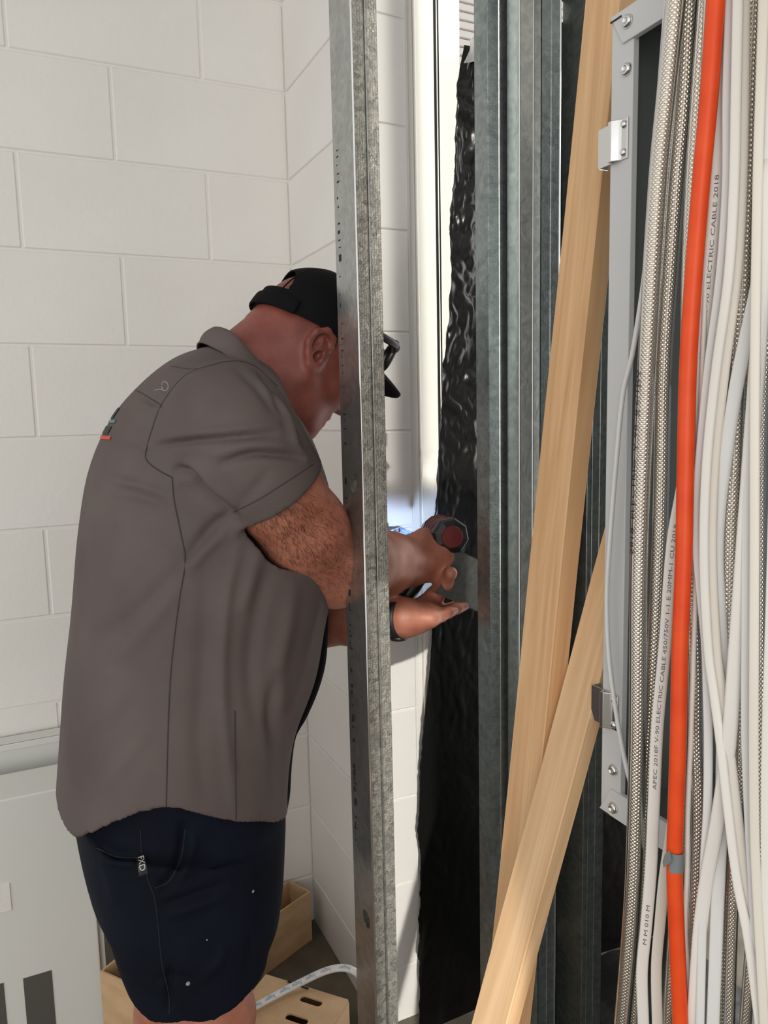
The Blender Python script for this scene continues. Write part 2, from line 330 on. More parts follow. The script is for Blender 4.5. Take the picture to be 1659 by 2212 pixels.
# the house across, seen through the glass
nb = thing('neighbour_house', 'sunlit pale boarded wall seen through the glass at the top', 'house', (4.0, 6.2, 0))
MB().box((1.5, 6.2, 0), (7, 6.35, 6.9)).build('wall', 'board_red', nb)
bd = block_mesh(5.5, .03, .056, .004); bd.materials.append(M['board_white'])
for i in range(94):
    o = link('board', bd, None, nb); o.matrix_parent_inverse = Matrix(); o.location = (.25, -.015, .05 + .073 * i)
yard = struct(MB().box((-3, 1.86, -.2), (9, 8, -.02)).build('floor_yard', 'concrete'))

# ------------------------------------------------------------------ steel studs
def web_faces(mb, o, ex, ez, w, zt, holes, r=.0135, n=24):
    """web sheet: origin o, in-plane axes ex (width) and ez (up), real round holes."""
    o, ex, ez = map(np.asarray, (o, ex, ez)); P = lambda a, b: o + ex * a + ez * b
    zs = 0; hw = .022
    for hz, hx in sorted(holes):
        mb.add([P(0, zs), P(w, zs), P(w, hz - hw), P(0, hz - hw)], [(0, 1, 2, 3)])
        mb.add([P(0, hz - hw), P(hx - hw, hz - hw), P(hx - hw, hz + hw), P(0, hz + hw)], [(0, 1, 2, 3)])
        mb.add([P(hx + hw, hz - hw), P(w, hz - hw), P(w, hz + hw), P(hx + hw, hz + hw)], [(0, 1, 2, 3)])
        th = [2 * math.pi * (i + .5) / n for i in range(n)]
        inn = [P(hx + r * math.cos(t), hz + r * math.sin(t)) for t in th]
        sq = [P(hx + hw * math.cos(t) / max(abs(math.cos(t)), abs(math.sin(t))), hz + hw * math.sin(t) / max(abs(math.cos(t)), abs(math.sin(t)))) for t in th]
        mb.add(inn + sq, [(i, n + i, n + (i + 1) % n, (i + 1) % n) for i in range(n)])
        # corner slivers
        for q in range(4):
            cx, cz = [(1, 1), (-1, 1), (-1, -1), (1, -1)][q]; k = q * n // 4 + n // 8
            mb.add([P(hx + cx * hw, hz + cz * hw), sq[(k - 1) % n], sq[k % n]], [(0, 1, 2)])
        zs = hz + hw
    mb.add([P(0, zs), P(w, zs), P(w, zt), P(0, zt)], [(0, 1, 2, 3)])
def sheet(mb, prof, z0, z1):
    v = [(x, y, z) for z in (z0, z1) for x, y in prof]; n = len(prof)
    mb.add(v, [(i, i + 1, n + i + 1, n + i) for i in range(n - 1)])
def solid(o, t=.0011):
    s = o.modifiers.new('sheet', 'SOLIDIFY'); s.thickness = t; s.offset = 0; return o
TOP = 3.4
# front stud: web looks left, knurled flange looks at the camera
YS = .95; xs0, xs1 = .4152, .4503
st = thing('steel_stud', 'single upright galvanised steel stud standing in front of the man', 'stud', (.43, .98, 0), 'steel wall studs')
mb = MB(); web_faces(mb, (xs0, YS + .0715, 0), (0, -1, 0), (0, 0, 1), .0715, TOP, [(float(onX(757, 1045, xs0)[2]), .0445), (float(onX(785, 1975, xs0)[2]), .0445), (2.28, .0445)])
solid(mb.build('web', 'galv_web', st))
mb = MB(); sheet(mb, [(xs0, YS), (xs0 + .0158, YS), (xs0 + .0162, YS + .0045), (xs0 + .0182, YS + .0045), (xs0 + .0186, YS), (xs1, YS), (xs1, YS + .007)], 0, TOP)
solid(mb.build('flange', 'galv_knurl', st))
mb = MB(); sheet(mb, [(xs0, YS + .0715), (xs1, YS + .0715), (xs1, YS + .0645)], 0, TOP); solid(mb.build('flange', 'galv_knurl', st))
mb = MB().tube([(xs0, YS, 0), (xs0, YS, TOP)], .0013, 8); mb.build('folded_edge', 'chrome', st)
MB().tube([(xs0 + .0192, YS - .0003, 0), (xs0 + .0192, YS - .0003, TOP)], .0009, 8).build('rib', 'galv_web', st)
random.seed(4); mb = MB(); z = 1.72
while z > .72:                                    # worn ink marking running down the web
    if random.random() < .8:
        h = random.choice([.004, .006, .009]); y0 = YS + .0715 - .010 - random.uniform(0, .003); y1 = y0 - random.choice([.002, .006, .007])
        mb.box((xs0 - .0011, y1, z - h * random.choice([.2, .3, 1])), (xs0 - .0007, y0, z))
    z -= random.choice([.008, .010, .012, .02])
mb.build('ink_marking', 'ink', st)['kind'] = 'stuff'
# grouped studs beside the black film
def bx(px, Y, py=1100): return float(onY(px, py, Y)[0])
Y2 = .95
x = [bx(p, Y2) for p in (1122, 1150, 1152, 1164, 1167, 1204)]
YA = .99; xa0, xa1 = bx(1058, YA), bx(1058, YA) + .105
sa = thing('steel_stud', 'steel stud turned web outward beside the black film, left of the nested pair', 'stud', (xa0 + .05, YA, 0), 'steel wall studs')
ha = [(float(onY(1118, p, YA)[2]), bx(1121, YA) - xa0) for p in (65, 1037)] + [(.35, .06)]
mb = MB(); web_faces(mb, (xa0, YA, 0), (1, 0, 0), (0, 0, 1), .105, TOP, ha, .0125); solid(mb.build('web', 'galv_dark', sa))
for i, (q, d) in enumerate(((1080, .0012), (1101, .0010), (1109, .0008))):
    xx = bx(q, YA); mb = MB(); mb.tube([(xx, YA - .0004, 0), (xx, YA - .0004, TOP)], d, 6); mb.build('rib', 'galv_web', sa)
mb = MB(); sheet(mb, [(xa0, YA), (xa0, YA + .035), (xa0 + .007, YA + .035)], 0, TOP); sheet(mb, [(xa1, YA), (xa1, YA + .035), (xa1 - .007, YA + .035)], 0, TOP); solid(mb.build('flange', 'galv_dark', sa))
for py in (870, 1463):
    p = onY(1110 if py < 1000 else 1108, py, YA - .001); V, F = disc_stack(p, (0, -1, 0), [(.0042, 0), (.0042, .001), (.002, .002), (.0012, .001)], 14); o = mesh('rust_screw', V, F, 'red', sa, True)
sb = thing('steel_stud', 'steel stud with bright knurled flange, left one of the nested pair', 'stud', (x[0] + .018, Y2 + .03, 0), 'steel wall studs')
mb = MB(); sheet(mb, [(x[0] + .0, Y2 + .03), (x[0], Y2), (x[1], Y2), (x[1] + .0008, Y2 + .0016), (x[2] + .0008, Y2 + .0016), (x[3], Y2), (x[3], Y2 + .03)], 0, TOP); solid(mb.build('flange', 'galv_web', sb))
for q in (x[0], x[1]): mb = MB().tube([(q, Y2 - .0003, 0), (q, Y2 - .0003, TOP)], .0011, 8); mb.build('folded_edge', 'chrome', sb)
sc_ = thing('steel_stud', 'steel stud with centre rib in its flange, right one of the nested pair', 'stud', (x[4] + .018, Y2 + .03, 0), 'steel wall studs')
xm = (x[4] + x[5]) / 2
mb = MB(); sheet(mb, [(x[4], Y2 + .036), (x[4], Y2), (xm - .001, Y2), (xm, Y2 - .0014), (xm + .001, Y2), (x[5], Y2), (x[5], Y2 + .008)], 0, TOP); solid(mb.build('flange', 'galv_dark', sc_))
mb = MB().tube([(x[5], Y2 - .0003, 0), (x[5], Y2 - .0003, TOP)], .0012, 8); mb.build('folded_edge', 'chrome', sc_)
YD = 1.076; xd0, xd1 = x[5] + .03, bx(1287, YD, 100)
sd = thing('steel_stud', 'dull dark steel stud set back behind the tall leaning timber', 'stud', ((xd0 + xd1) / 2, YD, 0), 'steel wall studs')
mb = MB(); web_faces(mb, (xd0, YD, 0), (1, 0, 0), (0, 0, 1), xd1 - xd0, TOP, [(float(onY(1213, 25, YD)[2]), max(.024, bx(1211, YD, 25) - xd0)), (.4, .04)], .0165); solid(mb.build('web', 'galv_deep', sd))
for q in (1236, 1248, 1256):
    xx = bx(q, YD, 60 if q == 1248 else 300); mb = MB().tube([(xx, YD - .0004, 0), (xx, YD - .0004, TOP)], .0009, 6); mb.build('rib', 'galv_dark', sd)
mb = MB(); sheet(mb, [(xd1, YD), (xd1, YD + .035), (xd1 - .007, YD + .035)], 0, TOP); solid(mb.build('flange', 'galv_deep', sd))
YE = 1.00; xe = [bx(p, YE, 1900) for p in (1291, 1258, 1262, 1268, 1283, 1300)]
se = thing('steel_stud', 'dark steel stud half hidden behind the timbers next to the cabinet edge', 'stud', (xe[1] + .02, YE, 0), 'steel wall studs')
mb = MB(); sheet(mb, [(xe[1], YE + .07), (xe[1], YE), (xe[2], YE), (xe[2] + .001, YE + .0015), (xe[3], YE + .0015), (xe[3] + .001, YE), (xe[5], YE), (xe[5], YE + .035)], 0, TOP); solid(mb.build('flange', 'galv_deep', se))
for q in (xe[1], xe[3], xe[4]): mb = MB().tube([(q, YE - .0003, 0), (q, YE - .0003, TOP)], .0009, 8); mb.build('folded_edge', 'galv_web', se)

# ------------------------------------------------------------------ black builder's film over the door
film = thing('plastic_sheet', 'crumpled black builders film hanging over the glass door', 'sheet', (1.0, 1.39, 0))
LE = np.array([(1012, 88), (1004, 130), (1001, 250), (993, 370), (985, 480), (974, 640), (963, 860), (951, 990), (945, 1110), (936, 1280), (928, 1390), (913, 1550), (904, 1700), (900, 1780), (905, 1850), (903, 2030), (901, 2212)], float)
YF = 1.388
edge = np.array([onY(a, b, YF) for a, b in LE]); edge = np.vstack([edge, [edge[-1][0], YF, .0]])
nz, nx = 420, 150; zs = np.linspace(edge[0][2], .0, nz); xl = np.interp(-zs, -edge[:, 2], edge[:, 0])
V = []
for i, z in enumerate(zs):
    up = np.clip((z - .7) / .9, 0.12, 1)
    for j in range(nx):
        t = (j / (nx - 1)) ** 1.6; xx = xl[i] + (1.45 - xl[i]) * t
        rag = .004 * noise.noise((z * 28, 7.7, 0)) + .0025 * noise.noise((z * 75, 1.7, 0)) if j < 3 else 0
        a = 1 - 2 * abs(noise.noise((xx * 9, z * 4.5, 0.3))); b = 1 - 2 * abs(noise.noise((xx * 24 + 3 * noise.noise((xx * 5, z * 5, 2)), z * 15, 4.1)))
        y = YF + up * (.014 * a + .008 * b + .0028 * (1 - 2 * abs(noise.noise((xx * 60, z * 38, 7.3))))) + .012 * noise.noise((xx * 3, z * 1.3, 9)) - .012 * np.exp(-(j / 2.5) ** 2) * noise.noise((z * 9, 3.3, 0)) + .008 * math.sin(xx * 7 + z * .8)
        V.append((xx + rag, y, z))
F = [(i * nx + j, i * nx + j + 1, (i + 1) * nx + j + 1, (i + 1) * nx + j) for i in range(nz - 1) for j in range(nx - 1)]
fo = mesh('film', V, F, 'film', film, True)
# turned-over silver edge at the top
hem_t = np.array([onY(a, b, YF - .012) for a, b in ((1013, 88), (1024, 78), (1058, 62), (1120, 40))]); hem_b = np.array([onY(a, b, YF - .02) for a, b in ((1001, 136), (1020, 134), (1058, 118), (1120, 98))])
V = []; n = 26
ct, cb = catmull(hem_t, n), catmull(hem_b, n)
for k in range(9):
    w = k / 8
    for i in range(n):
        p = ct[i] * (1 - w) + cb[i] * w; V.append(p + np.array([0, -.014 * math.sin(math.pi * w) + .004 * noise.noise((i * .5, k * .6, 0)), 0]))
mesh('turned_hem', V, [(k * n + i, k * n + i + 1, (k + 1) * n + i + 1, (k + 1) * n + i) for k in range(8) for i in range(n - 1)], 'film_back', film, True)
# added black sheet before the right side wall, stands in for the corner's shade
f2 = thing('plastic_sheet', 'added black sheet standing in for the shade behind the cabinet', 'sheet', (1.45, .5, 0))
V = []; n1, n2 = 60, 40
for i in range(n1):
    for j in range(n2):
        yy = 1.0 - 1.3 * i / (n1 - 1); z = 2.2 * j / (n2 - 1); V.append((1.46 + .02 * noise.noise((yy * 6, z * 5, 1)), yy, z))
mesh('film', V, [(i * n2 + j, i * n2 + j + 1, (i + 1) * n2 + j + 1, (i + 1) * n2 + j) for i in range(n1 - 1) for j in range(n2 - 1)], 'film', f2, True)

V = []; n1, n2 = 40, 40
for i in range(n1):
    for j in range(n2):
        xx = .945 + .495 * i / (n1 - 1); yy = .1 + 1.275 * j / (n2 - 1); V.append((xx, yy, .012 + .010 * noise.noise((xx * 9, yy * 9, 3)) + .004 * noise.noise((xx * 30, yy * 30, 3))))
mesh('floor_fold', V, [(i * n2 + j, (i + 1) * n2 + j, (i + 1) * n2 + j + 1, i * n2 + j + 1) for i in range(n1 - 1) for j in range(n2 - 1)], 'film', film, True)

# ------------------------------------------------------------------ the track offcut being fixed
YT = 1.14
A, Bp, Cc = onY(1000, 1194, YT), onY(1058, 1222, YT), onY(1010, 1311, YT)
ta = norm(Bp - A); tdn = Cc - A; tdn = tdn - ta * (tdn @ ta); hgt = float(np.linalg.norm(tdn)); td = tdn / hgt
t0 = A - ta * .016; LT = .20
trk = thing('steel_track', 'short offcut of galvanised track held in the hand beside the grouped studs', 'track', t0 + ta * LT / 2)
def track_sheet(P0, P1, P2, P3): return MB().add([P0, P1, P2, P3], [(0, 1, 2, 3)])
by = np.array([0, 1.0, 0])
solid(track_sheet(t0, t0 + ta * LT, t0 + ta * LT + td * hgt, t0 + td * hgt).build('web', 'galv_web', trk))
for q in (t0, t0 + td * hgt): solid(track_sheet(q, q + ta * LT, q + ta * LT + by * .028, q + by * .028).build('flange', 'galv_web', trk))
for q in (t0, t0 + td * hgt): MB().tube([q - by * .0004, q + ta * LT - by * .0004], .0009, 8).build('folded_edge', 'chrome', trk)

# ------------------------------------------------------------------ leaning timbers
def timber(name, label, m, pts, Y, ta_, tb_, ztop, group):
    P = np.array([onY(a, b, Y) for a, b in pts]); k, c = np.polyfit(P[:, 2], P[:, 0], 1)       # edge line X = k z + c
    zt = ztop; L = math.hypot(1, k) * zt; ang = math.atan(k)
    n = 12; V = []; F = []
    for i in range(n + 1):
        z = L * i / n; w = .0006 * math.sin(i * 1.7)
        V += [(0 + w, 0, z), (ta_ + w, 0, z), (ta_ + w, tb_, z), (0 + w, tb_, z)]
        if i: F += [((i - 1) * 4 + j, (i - 1) * 4 + (j + 1) % 4, i * 4 + (j + 1) % 4, i * 4 + j) for j in range(4)]
    F += [(3, 2, 1, 0), (n * 4, n * 4 + 1, n * 4 + 2, n * 4 + 3)]
    o = mesh(name, V, F, m); o.location = (c, Y, .012); o.rotation_euler = (0, ang, 0)
    b = o.modifiers.new('bevel', 'BEVEL'); b.width = .0012; b.segments = 1; b.limit_method = 'ANGLE'
    return tag(o, label, 'timber', group)
timber('timber_batten', 'tall pine batten leaning across the grouped studs, its top out of the picture', 'wood', [(1335, 0), (1275, 700), (1192, 1400)], .70, .026, .060, 2.35, 'pine battens leaning on the frame')
timber('timber_batten', 'shorter pine batten in front, its upper end tucked behind the grey cabinet frame', 'wood2', [(1277, 1550), (1222, 1775), (1153, 1989), (1103, 2212)], .635, .019, .054, 1.40, 'pine battens leaning on the frame')

# ------------------------------------------------------------------ electrical cabinet
XB = .55
ztop, zbot = float(onX(1331, 40, XB)[2]), float(onX(1303, 1743, XB)[2]); ye, yi = .6215, .592; y0c = -.02
cab = thing('electrical_cabinet', 'open grey metal electrical cabinet frame behind the hanging cables', 'cabinet', (XB + .12, .3, zbot))
XBk = XB + .22
mb = MB(); mb.box((XB + .004, ye - .003, zbot), (XBk, ye, ztop)); mb.box((XB + .004, y0c, zbot), (XBk, y0c + .003, ztop)); mb.box((XB + .004, y0c, ztop - .003), (XBk, ye, ztop)); mb.box((XB + .004, y0c, zbot), (XBk, ye, zbot + .003))
mb.box((XBk, y0c, zbot), (XBk + .003, ye, ztop)); mb.build('body', 'cab_in', cab)
fr = MB().box((XB - .0035, yi, zbot + .002), (XB + .004, ye, ztop - .002)).build('frame_upright', 'powder', cab, bevel=.001)
MB().box((XB - .0035, y0c, zbot + .002), (XB + .004, y0c + .03, ztop - .002)).build('frame_upright', 'powder', cab, bevel=.001)
def rail(za, zb, skew):
    lo = [(XB - .006, ye, za), (XB - .006, y0c, za), (XB - .006, y0c, zb), (XB - .006, ye - skew, zb)]; hi = [(XB + .0005, a[1], a[2]) for a in lo]
    return MB().hexa(lo, hi).build('frame_rail', 'powder', cab, bevel=.0007)
rail(ztop, ztop - .030, .017); rail(zbot, zbot + .030, .017)
MB().box((XB - .0068, ye - .016, ztop - .006), (XB - .0058, ye - .001, ztop - .0045)).build('slot', 'ink', cab)
MB().box((XB - .0068, ye - .016, zbot - .0005), (XB - .0058, ye - .001, zbot + .001)).build('slot', 'ink', cab)
def screw(px, py, xx, r=.0062, par=cab, name='screw'):
    p = onX(px, py, xx); V, F = disc_stack(p, (-1, 0, 0), [(r, 0), (r * .98, .0012), (r * .8, .0036), (r * .5, .0046), (r * .46, .0034), (.0004, .0034)], 20); return mesh(name, V, F, 'chrome', par, True)
screw(1357, 46, XB - .006); screw(1355, 150, XB - .0035); screw(1326, 1663, XB - .0035); screw(1326, 1745, XB - .006)
for top_, bot_ in ((265, 352), (1500, 1578)):
    za, zb = float(onX(1340, top_, XB)[2]), float(onX(1340, bot_, XB)[2])
    pr = [(XB - .004, yi + .004), (XB - .0055, yi + .004), (XB - .0055, yi + .012), (XB - .007, yi + .014), (XB - .012, yi + .019), (XB - .012, yi + .024), (XB - .0065, yi + .0255), (XB - .0065, yi + .044), (XB + .006, yi + .044), (XB + .006, yi + .0425), (XB - .005, yi + .0425), (XB - .005, yi + .0243), (XB - .0105, yi + .0225), (XB - .0105, yi + .0195), (XB - .004, yi + .0125)]
    h = MB().hexa([(a, b, zb) for a, b in pr], [(a, b, za) for a, b in pr]).build('hinge', 'chrome', cab, bevel=.0005)
    for zz in (za - .006, zb + .006):
        V, F = disc_stack((XB - .0055, yi + .0085, zz), (-1, 0, 0), [(.0038, 0), (.0037, .001), (.0028, .0024), (.0012, .003), (.0003, .003)], 16); mesh('rivet', V, F, 'chrome', h, True)
# inside: gear plate, latch, sticker
MB().box((XBk - .045, y0c + .02, zbot + .03), (XBk - .042, float(onX(1545, 1300, XBk - .045)[1]), ztop - .35)).build('gear_plate', 'cab_plate', cab, bevel=.001)
q = onX(1453, 1075, XBk - .01); c8 = [(q[0], q[1] + .02 * math.cos(t) , q[2] + .024 * math.sin(t)) for t in [math.pi / 8 + i * math.pi / 4 for i in range(8)]]
MB().hexa(c8, [(a + .001, b, c) for a, b, c in c8]).build('sticker', 'sticker', cab)
q = onX(1456, 1022, XBk - .02); MB().box((q[0] - .002, q[1] - .012, q[2] - .003), (q[0] + .02, q[1] + .012, q[2] + .003)).build('latch', 'chrome', cab, bevel=.0005)
MB().box((q[0] - .0, q[1] - .012, q[2] - .028), (q[0] + .02, q[1] + .010, q[2] - .004)).build('latch_body', 'black', cab, bevel=.0005)
for yy in (.08, .5):
    o = thing('steel_stud', 'steel stud carrying the grey cabinet on its back, %s' % ('nearer one' if yy < .3 else 'farther one'), 'stud', (XBk + .03, yy, 0), 'steel wall studs')
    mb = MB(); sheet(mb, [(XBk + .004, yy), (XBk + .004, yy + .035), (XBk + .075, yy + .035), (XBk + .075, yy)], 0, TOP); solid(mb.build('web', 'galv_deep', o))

# ------------------------------------------------------------------ cables
GRP = 'cables hanging in front of the cabinet'
def cable_path(pts, X, n=90):
    P = [onX(a, b, X + (c[0] if c else 0)) for a, b, *c in pts]
    P = np.array(P); d = P[0] - P[1]; top = P[0] + norm(d) * .35; dn = norm(P[-1] - P[-2]); low = P[-1] + dn * .25
    low2 = np.array([low[0], low[1], .012])
    P = np.vstack([top, P]); C = catmull(P, n); s = np.array([C[-1] + (low2 - C[-1]) * t for t in np.linspace(.1, 1, 6)]); s[:, :2] = C[-1][:2] + (low[:2] - C[-1][:2]) * np.minimum(1, np.linspace(.1, 1, 6) * 2)[:, None] * .6
    return np.vstack([C, s])
def px_r(pts, X, hw):
    m_ = pts[len(pts) // 2]; return hw * depth(onX(m_[0], m_[1], X)) / FPX
def cable(kind, label, X, hw, pts, m='white_cable', name=None, ratio=.5):
    P = cable_path(pts, X); r = px_r(pts, X, hw); cx = P[len(P) // 2]; N = norm(CAM - cx); N = norm(N * [1, 1, 0.0])
    if kind == 'flat':
        V, F, uv = tube_geo(P, r, r * ratio, 16, N, 3.2); o = mesh(name or 'flat_cable', V, F, m, None, True, uv)
        return tag(o, label, 'cable', GRP), P, N, r * ratio
    if kind == 'round':
        V, F, uv = tube_geo(P, r, r, 20, N); o = mesh(name or 'round_cable', V, F, m, None, True, uv); return tag(o, label, 'cable', GRP), P, N, r
    o = thing(name or 'braided_cable', label, 'cable', P[-1], GRP)
    PF = catmull(P, 260); V, F, uv = tube_geo(PF, r * .84, r * .84, 24, N); mesh('braid', V, F, 'braid', o, True, uv)
    V, F, uv = tube_geo(P, r, r, 20, N, caps=False); mesh('clear_sheath', V, F, 'sheath', o, True); return o, P, N, r
b1, P1, N1, r1 = cable('braid', 'leftmost braided metal cable in clear sheath, hanging the full height', .485, 19, [(1460, 0), (1440, 200), (1421, 400), (1397, 800), (1381, 1200), (1377, 1600), (1369, 1880), (1358, 2050), (1344, 2212)])
b2, P2, N2, r2 = cable('braid', 'braided metal cable second from the left, slipping behind the printed white cable', .500, 17, [(1489, 0), (1479, 200), (1462, 400), (1447, 600), (1434, 800), (1425, 1200), (1404, 1600), (1392, 1800), (1380, 2000), (1368, 2212)])
cable('braid', 'braided metal cable disappearing behind the left side of the orange cable', .497, 15, [(1524, 0), (1509, 200), (1496, 400), (1488, 600), (1484, 800), (1482, 1000), (1478, 1400), (1470, 1800), (1458, 2000), (1444, 2212)])
cable('braid', 'braided metal cable hugging the right side of the orange cable low down', .492, 16, [(1538, -20), (1530, 200), (1515, 500), (1500, 800), (1494, 1050), (1497, 1250), (1503, 1450), (1504, 1600), (1509, 1750), (1506, 1880), (1499, 2050), (1492, 2212)])
cable('braid', 'braided metal cable at upper right between the white flat cables', .496, 17, [(1628, 0), (1620, 200), (1614, 400), (1604, 600), (1594, 800), (1587, 950), (1578, 1150), (1574, 1350), (1573, 1500), (1566, 1700), (1557, 1900), (1549, 2212)])
cable('braid', 'braided metal cable at lower right, right one of two twin braids', .498, 13, [(1640, 500), (1622, 900), (1606, 1200), (1603, 1500), (1600, 1650), (1592, 1780), (1584, 1900), (1574, 2212)])
cable('braid', 'braided metal cable at the far right edge of the picture', .502, 13, [(1668, 100), (1661, 400), (1653, 700), (1642, 950), (1640, 1300), (1640, 1700), (1638, 1900), (1622, 2060), (1610, 2212)])
oc, PO, NO, rO = cable('round', 'thick bright orange cable with a scrap of grey tape low down', .472, 17.5, [(1546, 0), (1532, 200), (1514, 400), (1498, 600), (1486, 800), (1481, 1000), (1477, 1200), (1469, 1400), (1465, 1600), (1460, 1750), (1457, 1880), (1461, 2000), (1465, 2100), (1470, 2212)], 'orange')
w1, PW1, NW1, bW1 = cable('flat', 'white flat cable with black printing crossing behind the orange cable', .484, 13.5, [(1561, 0), (1556, 200), (1547, 400), (1531, 600), (1512, 800), (1493, 950), (1472, 1070), (1453, 1180), (1436, 1400), (1420, 1570), (1412, 1750), (1406, 1880), (1396, 2000), (1387, 2100), (1390, 2212)])
cable('flat', 'white flat cable emerging below the grey tape left of the orange cable', .488, 11.5, [(1470, 1500), (1462, 1700), (1450, 1800), (1436, 1890), (1426, 1990), (1418, 2090), (1420, 2212)], 'cream_cable')
cable('round', 'slim white cable tight against the lower right of the orange cable', .482, 5.5, [(1500, 1350), (1492, 1600), (1486, 1750), (1484, 1880), (1480, 2000), (1486, 2100), (1492, 2212)])
cable('flat', 'white flat cable slanting from upper right down to lower left over the braids', .480, 14.5, [(1590, 1400), (1575, 1600), (1563, 1690), (1548, 1785), (1528, 1890), (1513, 2000), (1505, 2100), (1498, 2212)])
cable('flat', 'white flat cable bowing out nearest the right side of the orange cable', .480, 9.5, [(1577, 0), (1571, 200), (1570, 400), (1556, 600), (1530, 800), (1511, 1000), (1504, 1100), (1506, 1200), (1516, 1300), (1525, 1400), (1528, 1500), (1530, 1600), (1528, 1750), (1520, 1900), (1512, 2212)], 'white_cable2', ratio=.6)
cable('flat', 'white flat cable bowing beside the orange cable, second of the bundle', .476, 10, [(1594, 0), (1590, 200), (1586, 400), (1574, 600), (1547, 800), (1527, 1000), (1521, 1200), (1530, 1400), (1543, 1500), (1556, 1600), (1573, 1750), (1592, 1900), (1617, 2030), (1641, 2212)], ratio=.6)
cable('flat', 'white flat cable bowing beside the orange cable, third of the bundle', .481, 11, [(1608, 0), (1606, 200), (1602, 400), (1590, 600), (1564, 800), (1543, 1000), (1537, 1200), (1547, 1400), (1560, 1500), (1573, 1600), (1591, 1750), (1609, 1900), (1632, 2030), (1656, 2212)], 'cream_cable')
cable('flat', 'wide white flat cable crossing diagonally from the right into the bundle', .487, 14, [(1662, 450), (1640, 600), (1621, 690), (1597, 800), (1580, 900), (1566, 1000), (1553, 1100), (1548, 1200), (1553, 1300), (1560, 1450), (1560, 1700), (1548, 2000), (1540, 2212)], 'white_cable2')
cable('flat', 'white flat cable running straight down near the right picture edge', .474, 10, [(1650, 0), (1643, 200), (1637, 400), (1631, 800), (1630, 1200), (1628, 1600), (1630, 1800), (1634, 1900), (1639, 2000), (1651, 2212)], 'cream_cable')
cable('flat', 'white flat cable just left of the straight one near the right picture edge', .479, 10, [(1662, 200), (1648, 600), (1628, 900), (1615, 1100), (1612, 1400), (1612, 1600), (1620, 1800), (1626, 1900), (1633, 2050), (1640, 2212)], 'white_cable2')
cable('flat', 'white flat cable cut by the right picture edge low down', .478, 9, [(1672, 1000), (1664, 1300), (1655, 1600), (1653, 1800), (1656, 2000), (1664, 2212)])
cable('round', 'thin white wire looping out over the grey cabinet frame', .535, 5, [(1410, 380), (1394, 580), (1367, 760), (1346, 850), (1331, 1000), (1319, 1150), (1311, 1280), (1314, 1400), (1325, 1500), (1345, 1620), (1364, 1700), (1380, 1760), (1390, 1900), (1385, 2212)], 'white_cable2', 'thin_wire')
# printing on the sheaths
def arclen_at(P, px, py):
    uv_ = np.array([pix(p) for p in P]); i = int(np.argmin((uv_[:, 0] - px) ** 2 + (uv_[:, 1] - py) ** 2)); L = np.concatenate([[0], np.cumsum(np.linalg.norm(np.diff(P, axis=0), axis=1))]); return L[i]
def print_up(P, s, size, px, py, off, parent, m='ink_grey', N=None, stretch=1.5):
    Q = P[::-1]; return text_on_path('printing', s, size, catmull(Q, 400), arclen_at(Q, px, py), off, m, parent, N=N, stretch=stretch)
print_up(PW1, 'APEC 2018F V-90 ELECTRIC CABLE 450/750V 1-1 E 20MM-1 CU 2018', .0044, 1413, 1690, bW1 + .0002, w1, N=NW1, stretch=1.85)
print_up(PW1, 'M M 010 M', .0045, 1390, 2040, bW1 + .0002, w1, N=NW1, stretch=2.0)
print_up(PW1, '450/750V V-90 ELECTRIC CABLE 2018', .0042, 1513, 790, bW1 + .0002, w1, N=NW1, stretch=2.0)
T_, N_, B_ = frames(P1, N1)
print_up(P1 - np.cross(N_, T_) * 0 + np.cross(T_, N_) * 0, '2018  ELECTRIC  V-90  0.6/1KV', .0055, 1384, 1180, r1 * 1.02, b1, 'ink', N=norm(N1 + np.array([-.0, .9, 0])), stretch=2.2)
# grey tape scraps on the orange cable
i0, i1 = [int(np.argmin([abs(pix(p)[1] - y) for p in PO])) for y in (1836, 1876)]
seg = np.linspace(0, 1, 8)[:, None] * (PO[i1] - PO[i0]) + PO[i0] if i1 != i0 else PO[i0:i0 + 2]
c0 = onX(1459, 1836, .472); c1 = onX(1457, 1877, .472); seg = np.array([c0 + (c1 - c0) * t for t in np.linspace(0, 1, 6)])
T_, Nn, Bn = frames(seg, NO); V = []; th = np.linspace(-.15, 2.2, 14)
sgn = 1 if (Bn[0] @ CR) > 0 else -1
for i in range(6):
    for t in th: V.append(seg[i] + (rO + .0006) * (math.cos(t) * Bn[i] * sgn + math.sin(t) * Nn[i]))
mesh('tape', V, [(i * 14 + j, i * 14 + j + 1, (i + 1) * 14 + j + 1, (i + 1) * 14 + j) for i in range(5) for j in range(13)], 'tape', oc, True)
fl = [(1446, 1838), (1450, 1860), (1442, 1868), (1433, 1874), (1431, 1862), (1436, 1845)]
lo = [onX(a, b, .462) for a, b in fl]; MB().hexa(lo, [p + np.array([.0006, 0, 0]) for p in lo]).build('tape_flap', 'tape', oc)

# ------------------------------------------------------------------ things on the floor, left
en = thing('metal_enclosure', 'large light grey metal enclosure standing on the floor behind the man', 'enclosure', (-.4, 1.66, 0))
xr = float(onY(211, 2000, 1.62)[0]); zt = float(onY(60, 1717, 1.62)[2])
MB().box((-.9, 1.62, 0), (xr, 1.745, zt)).build('body', 'panel', en, bevel=.003)
xs = float(onY(231, 2060, 1.66)[0]); MB().box((xr + .001, 1.64, 0), (xr + .012, 1.74, zt - .2)).build('side_flange', 'panel', en, bevel=.001)
a, b = onY(50, 2118, 1.618), onY(112, 2105, 1.618); MB().box((a[0], 1.6185, a[2] - .22), (b[0], 1.6215, a[2] + .003)).build('slot', 'panel_dark', en)
a2 = onY(4, 2125, 1.618); MB().box((a2[0] - .05, 1.6185, a2[2] - .22), (a2[0] + .003, 1.6215, a2[2])).build('slot', 'panel_dark', en)
